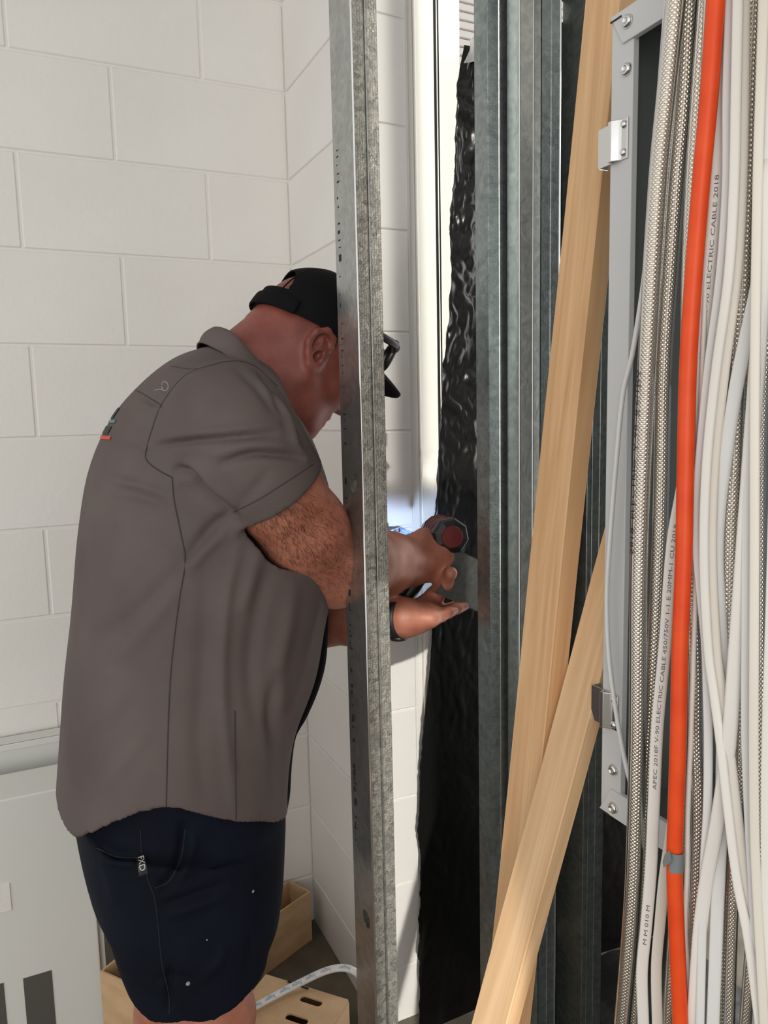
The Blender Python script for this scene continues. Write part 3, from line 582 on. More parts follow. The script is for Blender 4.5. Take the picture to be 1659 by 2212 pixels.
a, b = onY(0, 1913, 1.618), onY(26, 1966, 1.618); MB().box((a[0] - .04, 1.617, b[2]), (b[0], 1.6205, a[2])).build('knockout', 'paint_joint', en, bevel=.001)
rl = thing('metal_tray', 'pale grey metal tray leaning on the block wall above the enclosure', 'tray', (-.4, 1.8, 0))
za = float(onY(60, 1600, 1.80)[2]); zb = float(onY(60, 1668, 1.80)[2]); x1 = float(onY(150, 1600, 1.8)[0])
mb = MB().box((-.9, 1.80, zb), (x1 + .1, 1.803, za)).box((-.9, 1.80, za - .003), (x1 + .1, 1.849, za)).box((-.9, 1.846, 0), (x1 + .1, 1.849, za)); mb.build('tray_body', 'panel', rl, bevel=.001)
MB().box((-.9, 1.797, za - .014), (x1 + .1, 1.80, za)).build('tray_lip', 'panel', rl, bevel=.001)

def carton(name, label, corner, e1, e2, h, open_top=True, group='cardboard cartons on the floor'):
    """corner on the floor, e1/e2 floor edge vectors."""
    c, e1, e2 = np.asarray(corner, float), np.asarray(e1, float), np.asarray(e2, float); up = np.array([0, 0, h]); t = .005
    o = thing(name, label, 'carton', c + (e1 + e2) / 2, group); n1, n2 = norm(e1), norm(e2)
    def wallp(a, d, inn): return MB().hexa([a, a + d, a + d + inn * t, a + inn * t], [q + up for q in (a, a + d, a + d + inn * t, a + inn * t)])
    for a, d, inn in ((c, e1, n2), (c + e2, e1, -n2), (c + n2 * t, e2 - n2 * 2 * t, n1), (c + e1 + n2 * t, e2 - n2 * 2 * t, -n1)): wallp(a, d, inn).build('side', 'card', o, bevel=.0008)
    b = [c, c + e1, c + e1 + e2, c + e2]; MB().hexa(b, [q + np.array([0, 0, t]) for q in b]).build('bottom', 'card_in', o)
    return o
# open carton in the corner: right far corner touches the floor near the wall corner
c0 = onZ(675, 2032, 0); c0[2] = 0; d1 = onZ(557, 2122, 0) - c0; d1[2] = 0; d1 = norm(d1); hA = .14
d2 = np.array([-d1[1], d1[0], 0.0]); d2 = d2 if d2[1] > 0 and d2[0] < 0 else -d2
ptop = onZ(586, 1884, hA) - onZ(675, 1928, hA); l2 = min(.22, (1.848 - c0[1]) / max(d2[1], .01) - .002) if d2[1] > .01 else .2
carton('cardboard_carton', 'open cardboard carton in the corner behind the shorts', c0, d1 * .33, d2 * l2, hA)
# carton with hand slots, lying closed in front of it
hB = .22; q0, q1 = onZ(574, 2106, hB), onZ(752, 2161, hB); e1 = q1 - q0; e1[2] = 0; e2 = np.array([e1[1], -e1[0], 0.0]); e2 = norm(e2) * .13
if e2[1] > 0: e2 = -e2
cb = thing('cardboard_carton', 'closed cardboard carton with oval hand slots in front of the corner', 'carton', (q0 + e1 / 2 + e2 / 2) * [1, 1, 0], 'cardboard cartons on the floor')
base = [q0, q0 + e1, q0 + e1 + e2, q0 + e2]
lo = [np.array([p[0], p[1], 0]) for p in base]; hi = [np.array([p[0], p[1], hB - .003]) for p in base]
bm = MB()
for i in range(4): bm.add([lo[i], lo[(i + 1) % 4], hi[(i + 1) % 4], hi[i]], [(0, 1, 2, 3)])
bm.add(lo, [(3, 2, 1, 0)]); solid(bm.build('sides', 'card', cb), .004)
u1, u2 = norm(e1), norm(e2); LL = float(np.linalg.norm(e1))
bm = bmesh.new(); outer = [bm.verts.new(p) for p in [q0, q0 + e1, q0 + e1 + e2, q0 + e2]]
eds = [bm.edges.new((outer[i], outer[(i + 1) % 4])) for i in range(4)]
for (sx, sy) in ((672, 2164), (641, 2203)):
    s0 = onZ(sx, sy, hB); dirs = u1; vs = []
    for k in range(24):
        t = 2 * math.pi * k / 24; cxx = math.cos(t); a_ = (.0155 if cxx >= 0 else -.0155) + .0085 * cxx; vs.append(bm.verts.new(s0 + dirs * a_ + u2 * .0085 * math.sin(t)))
    eds += [bm.edges.new((vs[k], vs[(k + 1) % 24])) for k in range(24)]
bmesh.ops.triangle_fill(bm, use_beauty=True, edges=eds); me = bpy.data.meshes.new('lid'); bm.to_mesh(me); bm.free()
o = link('lid', me, 'card', cb); solid(o, .004)
p_, q_ = onZ(622, 2120, hB + .003), onZ(666, 2136, hB + .003)
MB().tube([p_ + (q_ - p_) * t for t in (0, .5, 1)], .002, 6).build('staple_slit', 'ink', cb)
# carton at the left with bubble wrap
hC = .28; c0 = onZ(215, 2098, hC); c0[2] = 0; r2_ = onZ(236, 2081, hC) - onZ(215, 2098, hC); r2_[2] = 0; f1 = norm(r2_); f2_ = np.array([f1[1], -f1[0], 0.0])
carton('cardboard_carton', 'open cardboard carton at the left stuffed with bubble wrap', c0, f2_ * .15, f1 * .16, hC)
wrap = []; c_ = c0 + f1 * .07 + f2_ * .06
V = []; F = []; n = 26; k2 = 18
for i in range(k2):
    z = hC - .10 + .17 * i / (k2 - 1); r = .035 + .012 * math.sin(i * .9) - .02 * (i / (k2 - 1)) ** 3
    for j in range(n):
        t = 2 * math.pi * j / n; w = 1 + .35 * noise.noise((math.cos(t) * 1.7, math.sin(t) * 1.7, z * 18)); V.append(c_ + np.array([r * w * math.cos(t), r * w * math.sin(t), z]))
F = [(i * n + j, i * n + (j + 1) % n, (i + 1) * n + (j + 1) % n, (i + 1) * n + j) for i in range(k2 - 1) for j in range(n)] + [tuple(range((k2 - 1) * n, k2 * n)), tuple(range(n))[::-1]]
M['wrap'] = mat('bubble_wrap', (.62, .63, .62), .25); noise_bump(M['wrap'], 90, .6, .004)
tag(mesh('bubble_wrap', V, F, 'wrap', None, True), 'crumpled clear bubble wrap poking out of the left carton', 'bubble wrap')
# printed white conduit
cp = [(455, 2240, .245), (515, 2196, .24), (590, 2153, .237), (650, 2122, .24), (705, 2097, .255), (745, 2091, .262), (775, 2106, .25), (800, 2150, .20), (812, 2212, .13)]
P = np.array([onZ(a, b, d) for a, b, d in cp]); P = np.vstack([P, [P[-1][0] + .01, P[-1][1] - .05, .02]]); P = catmull(P, 120)
rC = 8.0 * 1.43 / FPX; V, F, uv = tube_geo(P, rC, rC, 16, (0, -.5, .8))
cd = tag(mesh('conduit', V, F, 'white_cable2', None, True), 'white printed conduit curving over the cartons beside the steel stud', 'conduit')
Lc = 0; Nc = norm(CAM - P[50])
for (a, b) in ((757, 2095), (716, 2096), (683, 2106), (652, 2121), (622, 2136), (593, 2151), (564, 2168), (538, 2184)):
    Q = P[::-1]; text_on_path('printing', 'hager', .0105, catmull(Q, 300), arclen_at(Q, a, b), rC + .0003, 'ink_blue', cd, N=Nc)
# translucent film scrap at the jamb, the blue light on it put into its colour
bf = thing('film_scrap', 'crumpled translucent film beside the drill, coloured as if lit blue', 'film', onY(868, 1155, 1.40))
V = []; n = 22
for i in range(n):
    for j in range(n):
        u, w = i / (n - 1), j / (n - 1); p = onY(836 + 66 * u, 1172 - 34 * w * (1 - .8 * abs(u - .4)), 1.395 + .03 * noise.noise((u * 4, w * 4, 1)) + .01 * w); V.append(p)
mesh('film', V, [(i * n + j, i * n + j + 1, (i + 1) * n + j + 1, (i + 1) * n + j) for i in range(n - 1) for j in range(n - 1)], 'film_bluelit', bf, True)
mb = MB().tube([onY(850, 1158, 1.385), onY(893, 1157, 1.385)], .0018, 6); mb.build('rod', 'black', bf)
mb = MB().tube([onY(863, 1141, 1.385), onY(863, 1166, 1.385)], .0018, 6); mb.build('rod', 'black', bf)

# ------------------------------------------------------------------ the man: signed-distance modelling (one continuous body surface)
import openvdb
class Vol:
    def __init__(s, lo, hi, vox):
        s.o = np.array(lo, float); s.h = vox; s.n = np.ceil((np.array(hi) - s.o) / vox).astype(int) + 1; s.a = np.full(s.n, .06, np.float32)
        s.ax = [s.o[i] + vox * np.arange(s.n[i]) for i in range(3)]
    def sub(s, lo, hi):
        i0 = np.clip(np.floor((np.asarray(lo) - s.o) / s.h).astype(int), 0, s.n); i1 = np.clip(np.ceil((np.asarray(hi) - s.o) / s.h).astype(int) + 1, 0, s.n)
        sl = tuple(slice(a, b) for a, b in zip(i0, i1)); X, Y, Z = np.meshgrid(*[s.ax[i][sl[i]].astype(np.float32) for i in range(3)], indexing='ij', sparse=True); return sl, X, Y, Z
    def mix(s, sl, d, k, op):
        a = s.a[sl]
        if op == 'add':
            h = np.maximum(k - np.abs(a - d), 0) / max(k, 1e-6); s.a[sl] = np.minimum(a, d) - h * h * k * .25
        else:
            d = -d; h = np.maximum(k - np.abs(a - d), 0) / max(k, 1e-6); s.a[sl] = np.maximum(a, d) + h * h * k * .25
    def cone(s, p, q, ra, rb, k=.012, op='add'):
        p, q = np.asarray(p, float), np.asarray(q, float); r = max(ra, rb) + k + .012; sl, X, Y, Z = s.sub(np.minimum(p, q) - r, np.maximum(p, q) + r)
        d = q - p; L2 = d @ d + 1e-12; t = np.clip(((X - p[0]) * d[0] + (Y - p[1]) * d[1] + (Z - p[2]) * d[2]) / L2, 0, 1)
        dist = np.sqrt((X - p[0] - t * d[0]) ** 2 + (Y - p[1] - t * d[1]) ** 2 + (Z - p[2] - t * d[2]) ** 2) - (ra + (rb - ra) * t); s.mix(sl, dist.astype(np.float32), k, op)
    def chain(s, pts, rs, k=.012, op='add'):
        for i in range(len(pts) - 1): s.cone(pts[i], pts[i + 1], rs[i], rs[i + 1], k, op)
    def ell(s, c, r, A=np.eye(3), k=.012, op='add'):
        c, r, A = np.asarray(c, float), np.asarray(r, float), np.asarray(A, float); R = max(r) + k + .012; sl, X, Y, Z = s.sub(c - R, c + R)
        u = [((X - c[0]) * A[i][0] + (Y - c[1]) * A[i][1] + (Z - c[2]) * A[i][2]) for i in range(3)]
        k0 = np.sqrt(sum((u[i] / r[i]) ** 2 for i in range(3))); k1 = np.sqrt(sum((u[i] / r[i] ** 2) ** 2 for i in range(3))) + 1e-6
        s.mix(sl, (k0 * (k0 - 1) / k1).astype(np.float32), k, op)
    def poly(s, V, T, Q, k=.012, op='add', hw=14):
        tf = openvdb.createLinearTransform(voxelSize=s.h); V = (np.asarray(V) - s.o).astype(np.float32)
        kw = {}
        if len(T): kw['triangles'] = np.asarray(T, np.uint32)
        if len(Q): kw['quads'] = np.asarray(Q, np.uint32)
        g = openvdb.FloatGrid.createLevelSetFromPolygons(V, transform=tf, halfWidth=hw, **kw)
        b = np.empty(s.n, np.float32); g.copyToArray(b, ijk=(0, 0, 0)); s.mix((slice(None),) * 3, b, k, op); return b
    def mesh(s, smooth=0):
        g = openvdb.FloatGrid(.06); g.copyFromArray(s.a); p, q = g.convertToQuads(0.0)
        v = p.astype(np.float64) * s.h + s.o; q = q.astype(np.int64)
        vol = np.einsum('ij,ij->i', v[q[:, 0]], np.cross(v[q[:, 1]], v[q[:, 2]])).sum()
        if vol < 0: q = q[:, ::-1]
        return v, q
def np_mesh(name, v, q, m, parent=None):
    me = bpy.data.meshes.new(name); me.vertices.add(len(v)); me.vertices.foreach_set('co', np.asarray(v, np.float32).ravel())
    me.loops.add(q.size); me.loops.foreach_set('vertex_index', q.astype(np.int32).ravel()); me.polygons.add(len(q))
    me.polygons.foreach_set('loop_start', np.arange(0, q.size, 4, dtype=np.int32)); me.update(calc_edges=True); me.validate()
    return link(name, me, m, parent, True)
def vnormals(v, q):
    n = np.cross(v[q[:, 2]] - v[q[:, 0]], v[q[:, 3]] - v[q[:, 1]]); out = np.zeros_like(v)
    for k in range(4): np.add.at(out, q[:, k], n)
    return out / (np.linalg.norm(out, axis=1)[:, None] + 1e-12)
def relax(v, q, it):
    for _ in range(it):
        s = np.zeros_like(v); c = np.zeros(len(v))
        for k in range(4):
            np.add.at(s, q[:, k], v[q[:, (k + 1) % 4]] + v[q[:, (k + 3) % 4]]); np.add.at(c, q[:, k], 2)
        v = v * .4 + .6 * s / c[:, None]
    return v
def loft(rows, n=48):
    """rows of (back point, front point, half width, exponent, mid Y): closed tube with capped ends."""
    V = []
    for b, f, w, e in rows:
        c = (b + f) / 2; h = (f - b) / 2
        for j in range(n):
            t = 2 * math.pi * j / n; cs, sn = math.cos(t), math.sin(t); cs = math.copysign(abs(cs) ** (2 / e), cs); sn = math.copysign(abs(sn) ** (2 / e), sn); V.append(c + h * cs + np.array([0, w * sn, 0]))
    k = len(rows); Q = [(i * n + j, i * n + (j + 1) % n, (i + 1) * n + (j + 1) % n, (i + 1) * n + j) for i in range(k - 1) for j in range(n)]
    V.append(np.mean(V[:n], 0)); V.append(np.mean(V[(k - 1) * n:k * n], 0)); T = [(k * n, (j + 1) % n, j) for j in range(n)] + [(k * n + 1, (k - 1) * n + j, (k - 1) * n + (j + 1) % n) for j in range(n)]
    return np.array(V), T, Q

YM = 1.17
man = thing('person', 'man in taupe work shirt, navy shorts and black cap bending over a drill', 'person', (.2, YM, 0))
y = lambda a, b, Y: onY(a, b, Y)
# ---- body
B = Vol((-.02, .86, -.01), (.80, 1.56, 1.60), .0031)
TH = math.radians(39); ear0 = onY(690, 768, YM - .074); HC = np.array([ear0[0], YM, ear0[2]])
ef = np.array([math.cos(TH), 0, -math.sin(TH)]); eu = np.array([math.sin(TH), 0, math.cos(TH)]); el = np.array([0, -1.0, 0])     # el points at the camera side
HA = np.array([ef, el, eu]); hp = lambda f, l, u: HC + ef * (f if u > 0 else f * .84) + el * l + eu * (u if u > 0 else u * .87)
B.ell(hp(-.004, 0, .045), (.098, .077, .088), HA, .0)
B.ell(hp(.045, 0, -.02), (.052, .064, .085), HA, .03)
B.ell(hp(-.035, 0, -.01), (.065, .066, .06), HA, .03)
for s in (-1, 1):
    B.cone(hp(.004, s * .058, -.045), hp(.062, s * .024, -.100), .018, .017, .025)
    B.ell(hp(.068, s * .040, -.012), (.020, .022, .020), HA, .02)                         # cheek
    B.ell(hp(.088, s * .030, .034), (.014, .026, .010), HA, .012)                         # brow
    B.ell(hp(.098, s * .032, .014), (.012, .014, .010), HA, .008, 'sub')                  # eye socket
    B.ell(hp(.086, s * .032, .014), (.012, .012, .012), HA, .004)                         # eyeball
    B.ell(hp(.103, s * .012, -.030), (.011, .008, .009), HA, .006)                        # nostril wing
    B.ell(hp(.107, s * .009, -.039), (.005, .004, .004), HA, .003, 'sub')
B.ell(hp(.075, 0, -.104), (.022, .024, .018), HA, .02)                                    # chin
B.cone(hp(.094, 0, .026), hp(.117, 0, -.018), .008, .0125, .010); B.ell(hp(.118, 0, -.024), (.012, .013, .011), HA, .008)
B.ell(hp(.092, 0, -.058), (.014, .026, .007), HA, .006); B.ell(hp(.089, 0, -.073), (.013, .023, .008), HA, .006)
B.cone(hp(.103, -.02, -.0655), hp(.103, .02, -.0655), .0025, .0025, .003, 'sub')
B.ell(hp(.045, 0, -.085), (.04, .045, .02), HA, .025)                                     # soft under the chin
# neck
nb_, nt_ = y(548, 835, YM), hp(-.025, 0, -.02)
B.cone(nb_, nt_, .074, .066, .03); B.cone(y(520, 800, YM), hp(-.055, 0, .0), .055, .05, .03)
# ears: plate, rim, lobe, hollow
for s in (-1, 1):
    E0 = lambda f, u, l=.078: hp(f * .9, s * (.076 + (l - .076) * .9), u * .9)
    B.ell(E0(-.010, .002, .076), (.020, .007, .031), np.array([ef * .93 + eu * .36, el, eu * .93 - ef * .36]), .006)
    rim = [E0(.008, .022, .079), E0(.0, .035, .083), E0(-.016, .037, .086), E0(-.030, .022, .088), E0(-.031, .002, .087), E0(-.022, -.016, .084), E0(-.010, -.027, .080)]
    B.chain(rim, [.0042, .0056, .0062, .0062, .006, .0055, .0068], .003)
    B.ell(E0(-.005, -.028, .079), (.009, .005, .009), HA, .005)
    B.ell(E0(-.014, .014, .090), (.0115, .0095, .015), HA, .003, 'sub'); B.ell(E0(-.003, -.004, .088), (.009, .015, .010), HA, .004, 'sub')
    B.chain([E0(-.020, -.008, .083), E0(-.010, .006, .082), E0(-.012, .022, .082)], [.003, .003, .0028], .004)
    B.ell(E0(.008, -.004, .078), (.004, .005, .006), HA, .004)
# torso mass under the shirt
B.chain([y(548, 850, YM), y(420, 1000, YM), y(410, 1200, YM), y(395, 1450, YM), y(375, 1720, YM)], [.06, .10, .12, .12, .10], .04)
for s, Ys in ((1, 1.03), (-1, 1.31)): B.cone(y(510, 885, YM), y(500, 925, Ys), .05, .045, .04)
# right arm
Rs, Re, Rw = y(500, 925, 1.03), y(727, 1226, 1.075), y(876, 1212, 1.195)
B.chain([Rs, y(560, 1015, .995), y(600, 1068, .99), y(655, 1142, 1.01), y(712, 1212, 1.055)], [.045, .052, .0595, .0595, .053], .02)
B.chain([y(700, 1205, 1.05), Re, y(785, 1215, 1.115), y(838, 1214, 1.155), Rw], [.050, .050, .050, .044, .030], .03)
B.ell(y(722, 1255, 1.07), (.035, .035, .03), k=.03)
# right fist around the drill grip
kn = [y(944, 1166, 1.165), y(960, 1186, 1.155), y(965, 1210, 1.158), y(958, 1234, 1.168)]
Rp = y(885, 1212, 1.195); B.chain([y(850, 1213, 1.165), y(890, 1213, 1.175), y(930, 1204, 1.172)], [.038, .034, .030], .03)
for i, p in enumerate(kn): B.cone(Rp + (p - Rp) * .1, p, .025, .0155, .02)
B.ell(y(922, 1205, 1.185), (.030, .022, .036), k=.02)
for i, p in enumerate(kn):
    r = [.0105, .011, .0105, .0095][i]; p1 = p + np.array([.018, .034, -.002]); p2 = p1 + np.array([-.022, .020, -.004]); p3 = p2 + np.array([-.024, -.004, -.003])
    B.chain([p, p1, p2, p3], [r * 1.25, r * 1.05, r, r * .9], .005)
B.chain([y(893, 1195, 1.18), y(903, 1172, 1.175), y(914, 1160, 1.19), y(920, 1150, 1.23)], [.019, .0150, .0125, .011], .014)
# left arm and palm-up hand under the track
Le, Lw = y(615, 1325, 1.34), y(866, 1336, 1.135)
B.chain([y(500, 925, 1.31), y(545, 1120, 1.35), Le], [.045, .055, .05], .03)
B.chain([Le, y(700, 1334, 1.28), y(770, 1336, 1.215), Lw], [.048, .047, .042, .029], .03)
palm = [y(930, 1336, 1.105), y(934, 1330, 1.125), y(938, 1326, 1.147), y(940, 1322, 1.168)]
for p in palm: B.cone(Lw + (p - Lw) * .15, p, .024, .0155, .018)
B.ell(y(900, 1332, 1.14), (.03, .03, .018), k=.02)
tips = [(982, 1318, 1.115), (1004, 1309, 1.135), (1014, 1304, 1.158), (1006, 1300, 1.180)]
for i, (p, t_) in enumerate(zip(palm, tips)):
    t3 = y(*t_); r = [.0085, .0095, .010, .0095][i]; m1 = p + (t3 - p) * .45 + np.array([0, 0, -.003]); m2 = p + (t3 - p) * .75
    B.chain([p, m1, m2, t3], [r * 1.2, r * 1.05, r, r * .82], .006)
B.chain([y(905, 1318, 1.165), y(940, 1285, 1.185), y(962, 1260, 1.15), y(974, 1238, 1.124)], [.020, .0145, .012, .0115], .012)
# legs
for (hx, kx, Yl, ky) in ((390, 452, 1.065, 2200), (380, 372, 1.285, 2180)):
    K = y(kx, ky, Yl); hipp = y(hx, 1800, YM + (Yl - YM) * .6); ank = np.array([K[0] - .02, Yl, .10])
    B.chain([hipp, (hipp + K) / 2 + [.0, 0, 0], K], [.055, .064, .062], .02)
    calf = K * [1, 1, 0] + np.array([-.02, 0, K[2] * .68]); B.chain([K, calf, ank, ank - [0, 0, .05]], [.058, .056, .036, .038], .02)
    B.ell(K + np.array([.02, 0, .0]), (.045, .045, .05), k=.02)
bv, bq = B.mesh(); bv = relax(bv, bq, 1)
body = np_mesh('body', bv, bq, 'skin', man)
for (kx, Yl, ky) in ((452, 1.065, 2200), (372, 1.285, 2180)):
    K = y(kx, ky, Yl); S = Vol((K[0] - .16, Yl - .09, -.01), (K[0] + .24, Yl + .09, .22), .005)
    S.chain([(K[0] - .05, Yl, .045), (K[0] + .06, Yl, .045), (K[0] + .15, Yl, .04)], [.045, .05, .04], .02); S.chain([(K[0] - .025, Yl, .05), (K[0] - .02, Yl, .16)], [.052, .05], .03)
    S.a = np.maximum(S.a, (.001 - S.ax[2])[None, None, :].astype(np.float32)); sv, sq = S.mesh(); np_mesh('boot', sv, sq, 'lace', man)

# ---- shirt
rowsP = [(470, 742, 612, 876, .066, 2.0), (425, 752, 630, 915, .112, 2.1), (375, 772, 645, 952, .155, 2.25), (310, 825, 660, 1002, .188, 2.4), (247, 900, 680, 1065, .200, 2.45), (197, 1010, 688, 1145, .203, 2.4),
         (171, 1150, 690, 1235, .202, 2.35), (158, 1300, 676, 1330, .200, 2.3), (143, 1440, 658, 1425, .198, 2.3), (131, 1570, 616, 1545, .197, 2.3), (124, 1690, 600, 1660, .197, 2.35), (116, 1780, 602, 1770, .198, 2.35), (112, 1880, 598, 1880, .198, 2.35)]
R_ = np.array([np.concatenate([y(a, b, YM), y(c, d, YM), [w, e]]) for a, b, c, d, w, e in rowsP]); Rd = catmull(R_, 60)
SV = Vol((-.06, .84, .48), (.52, 1.50, 1.52), .0033)
V_, T_q, Q_q = loft([(r[0:3], r[3:6], r[6], r[7]) for r in Rd], 72)
tor = SV.poly(V_, T_q, Q_q, 0.001)
sl_c = [(470, 885, 1.04), (492, 915, 1.0), (520, 955, .985), (552, 1005, .980), (592, 1062, .985)]
C3 = np.array([y(*p) for p in sl_c]); SR = [.070, .080, .081, .079, .0755]
def sleeve(C, R):
    P = catmull(np.column_stack([C, R]), 24); Vt, Ft, _ = tube_geo(P[:, :3], P[:, 3], P[:, 3] * .98, 40, (0, -1, 0)); k = 24; n = 40
    Qs = [f for f in Ft if len(f) == 4]; Vt = np.vstack([Vt, P[0, :3], P[-1, :3]]); Ts = [(k * n, (j + 1) % n, j) for j in range(n)] + [(k * n + 1, (k - 1) * n + j, (k - 1) * n + (j + 1) % n) for j in range(n)]
    return Vt, Ts, Qs
a1 = SV.poly(*sleeve(C3, SR), .026)
CL = C3 * [1, -1, 1] + np.array([.0, 2 * YM + .01, .0]); SV.poly(*sleeve(CL, SR), .026)
# slope of the near shoulder up to the neck
SV.cone(y(560, 830, YM - .055), y(500, 885, 1.035), .030, .046, .04); SV.cone(y(560, 830, YM + .055), y(500, 885, 1.305), .030, .046, .04)
# sleeve openings
for C in (C3, CL):
    ax_ = norm(C[-1] - C[-2]); SV.cone(C[-1] - ax_ * .03, C[-1] + ax_ * .05, .0675, .0675, .002, 'sub')
# hem
hemP = np.array([(100, 1775, 1.1), (118, 1788, 1.1), (140, 1815, 1.06), (170, 1836, 1.03), (200, 1829, 1.0), (250, 1800, .98), (300, 1770, .975), (350, 1749, .975), (390, 1748, .975), (430, 1760, .975), (510, 1776, .98), (560, 1772, 1.0), (602, 1764, 1.05), (640, 1755, 1.1)])
hx = np.array([y(*p) for p in hemP]); XX = SV.ax[0]; zh = np.interp(XX, hx[:, 0], hx[:, 2]).astype(np.float32)
cut = zh[:, None, None] - SV.ax[2][None, None, :].astype(np.float32)
inner = SV.a + .007
cav = np.maximum(inner, -cut - .05)
SV.a = np.maximum(SV.a, cut * .95); SV.a = np.maximum(SV.a, -cav)
# neck hole
SV.cone(nb_ + norm(nt_ - nb_) * .0, nt_, .078, .082, .004, 'sub')
sv, sq = SV.mesh(); sv = relax(sv, sq, 2)
nrm = vnormals(sv, sq)
def folds(v, nrm, items):
    Q = v - CAM; z = Q @ CF; px = W / 2 + FPX * (Q @ CR) / z; py = H / 2 - FPX * (Q @ CU) / z
    face = np.clip(-np.einsum('ij,ij->i', nrm, Q / np.linalg.norm(Q, axis=1)[:, None]) * 2.0, 0, 1); D = np.zeros(len(v))
    for pts, amp, wd in items:
        p = catmull([(a, b, 0) for a, b in pts], 40)[:, :2]; best = np.full(len(v), 1e9); tt = np.zeros(len(v))
        sel = np.where((px > p[:, 0].min() - 4 * wd) & (px < p[:, 0].max() + 4 * wd) & (py > p[:, 1].min() - 4 * wd) & (py < p[:, 1].max() + 4 * wd) & (face > 0))[0]
        for i in range(39):
            a = p[i]; d = p[i + 1] - a; L2 = d @ d + 1e-9; t = np.clip(((px[sel] - a[0]) * d[0] + (py[sel] - a[1]) * d[1]) / L2, 0, 1)
            ds = np.hypot(px[sel] - a[0] - t * d[0], py[sel] - a[1] - t * d[1]); m_ = ds < best[sel]; best[sel[m_]] = ds[m_]; tt[sel[m_]] = (i + t[m_]) / 39
        x_ = best[sel] / wd; env = np.sin(np.pi * np.clip(tt[sel], 0, 1)) ** .6
        D[sel] += amp * np.exp(-x_ * x_) * env
    return D * face
SF = [([(325, 968), (400, 955), (500, 945), (600, 935)], -.006, 8), ([(325, 948), (420, 938), (520, 928), (610, 915)], .004, 12), ([(470, 1006), (540, 982), (600, 982), (660, 990)], -.007, 8), ([(450, 985), (540, 964), (640, 966)], .004, 11),
      ([(372, 1012), (412, 1022), (432, 1048), (458, 1074), (496, 1116)], -.011, 10), ([(395, 1000), (440, 1020), (470, 1060), (510, 1100)], .006, 14), ([(545, 788), (600, 840), (632, 890), (650, 940)], -.006, 7), ([(560, 800), (590, 845), (615, 900)], -.004, 7), ([(505, 790), (560, 840), (600, 900)], -.003, 10),
      ([(560, 820), (618, 880), (640, 960), (668, 1000)], .004, 9), ([(385, 1050), (470, 1085), (520, 1140)], -.004, 16), ([(400, 1215), (470, 1130), (520, 1120)], -.006, 14), ([(398, 1240), (450, 1180), (490, 1150)], .004, 14), ([(330, 1030), (270, 1040), (220, 1020)], -.002, 14), ([(360, 1090), (300, 1070), (240, 1065)], .003, 12), ([(370, 1075), (300, 1050), (230, 1035)], -.003, 10),
      ([(245, 960), (290, 955), (330, 985)], -.0025, 8), ([(395, 1220), (330, 1290), (250, 1360), (190, 1400)], -.003, 18), ([(390, 1260), (330, 1340), (250, 1430)], .003, 20), ([(600, 1190), (560, 1300), (540, 1450), (560, 1600)], -.004, 18), ([(640, 1250), (620, 1350), (600, 1450), (604, 1540)], .005, 18), ([(520, 1160), (490, 1300), (480, 1500), (508, 1760)], .004, 14), ([(450, 1180), (440, 1400), (430, 1600), (445, 1750)], -.003, 20),
      ([(300, 1500), (250, 1560), (180, 1620)], -.002, 18), ([(330, 1560), (260, 1660), (200, 1720)], .002, 18), ([(600, 1440), (585, 1540), (600, 1640), (596, 1740)], -.006, 14), ([(380, 800), (440, 780), (500, 776)], -.003, 6), ([(300, 850), (330, 870), (350, 876)], -.003, 6),
      ([(585, 1010), (560, 1045), (510, 1095)], -.002, 14), ([(470, 860), (430, 900), (380, 950)], .002, 20), ([(560, 1180), (540, 1260), (520, 1330)], .004, 16)]
sv = sv + nrm * folds(sv, nrm, SF)[:, None] * 1.35
lowf = np.array([noise.noise(tuple(p * 9)) for p in sv[::1]]) if len(sv) < 250000 else 0
sv = sv + nrm * (np.asarray(lowf) * .0022)[:, None] if np.ndim(lowf) else sv
shirt = np_mesh('shirt', sv, sq, 'shirt', man)
bvh = BVHTree.FromPolygons([Vector(p) for p in sv], [tuple(f) for f in sq])
def stick(pts, n=60, lift=.0, tree=None):
    out = []
    for a, b, _ in catmull([(a, b, 0) for a, b in pts], n):
        d = ray(a, b); hit = (tree or bvh).ray_cast(Vector(CAM), Vector(d).normalized(), 3.0)
        if hit[0] is not None: out.append(np.array(hit[0]) + np.array(hit[1]) * lift)
    return np.array(out)
def seam(pts, r=.0009, m='seam', parent=shirt, tree=None, name='seam', n=60):
    P = stick(pts, n, r * .2, tree)
    if len(P) > 3:
        P = np.vstack([P[:1], (P[:-2] + P[1:-1] + P[2:]) / 3, P[-1:]]); V, F, _ = tube_geo(P, r, r, 6); return mesh(name, V, F, m, parent, True)
seam([(482, 782), (418, 801), (386, 824), (349, 874), (331, 920), (317, 968), (315, 991), (335, 1011), (374, 1033)]); seam([(288, 840), (318, 856), (349, 876)]); seam([(482, 782), (520, 781), (556, 795), (600, 835)])
seam([(372, 1035), (376, 1080), (388, 1140), (400, 1210), (388, 1290), (374, 1400), (366, 1500), (361, 1650), (359, 1742)]); seam([(507, 1535), (508, 1650), (510, 1772)]); seam([(505, 1106), (560, 1078), (620, 1040), (676, 1003)], .0007)
seam([(367, 791), (420, 797), (482, 782)], .0007)
seam([(350, 832), (353, 825), (360, 826), (364, 834), (361, 843), (354, 844), (350, 836)], .0009, 'shirt_tag', name='thread_loop'); seam([(334, 843), (345, 841), (352, 842)], .0005, 'shirt_tag', name='thread_loop')
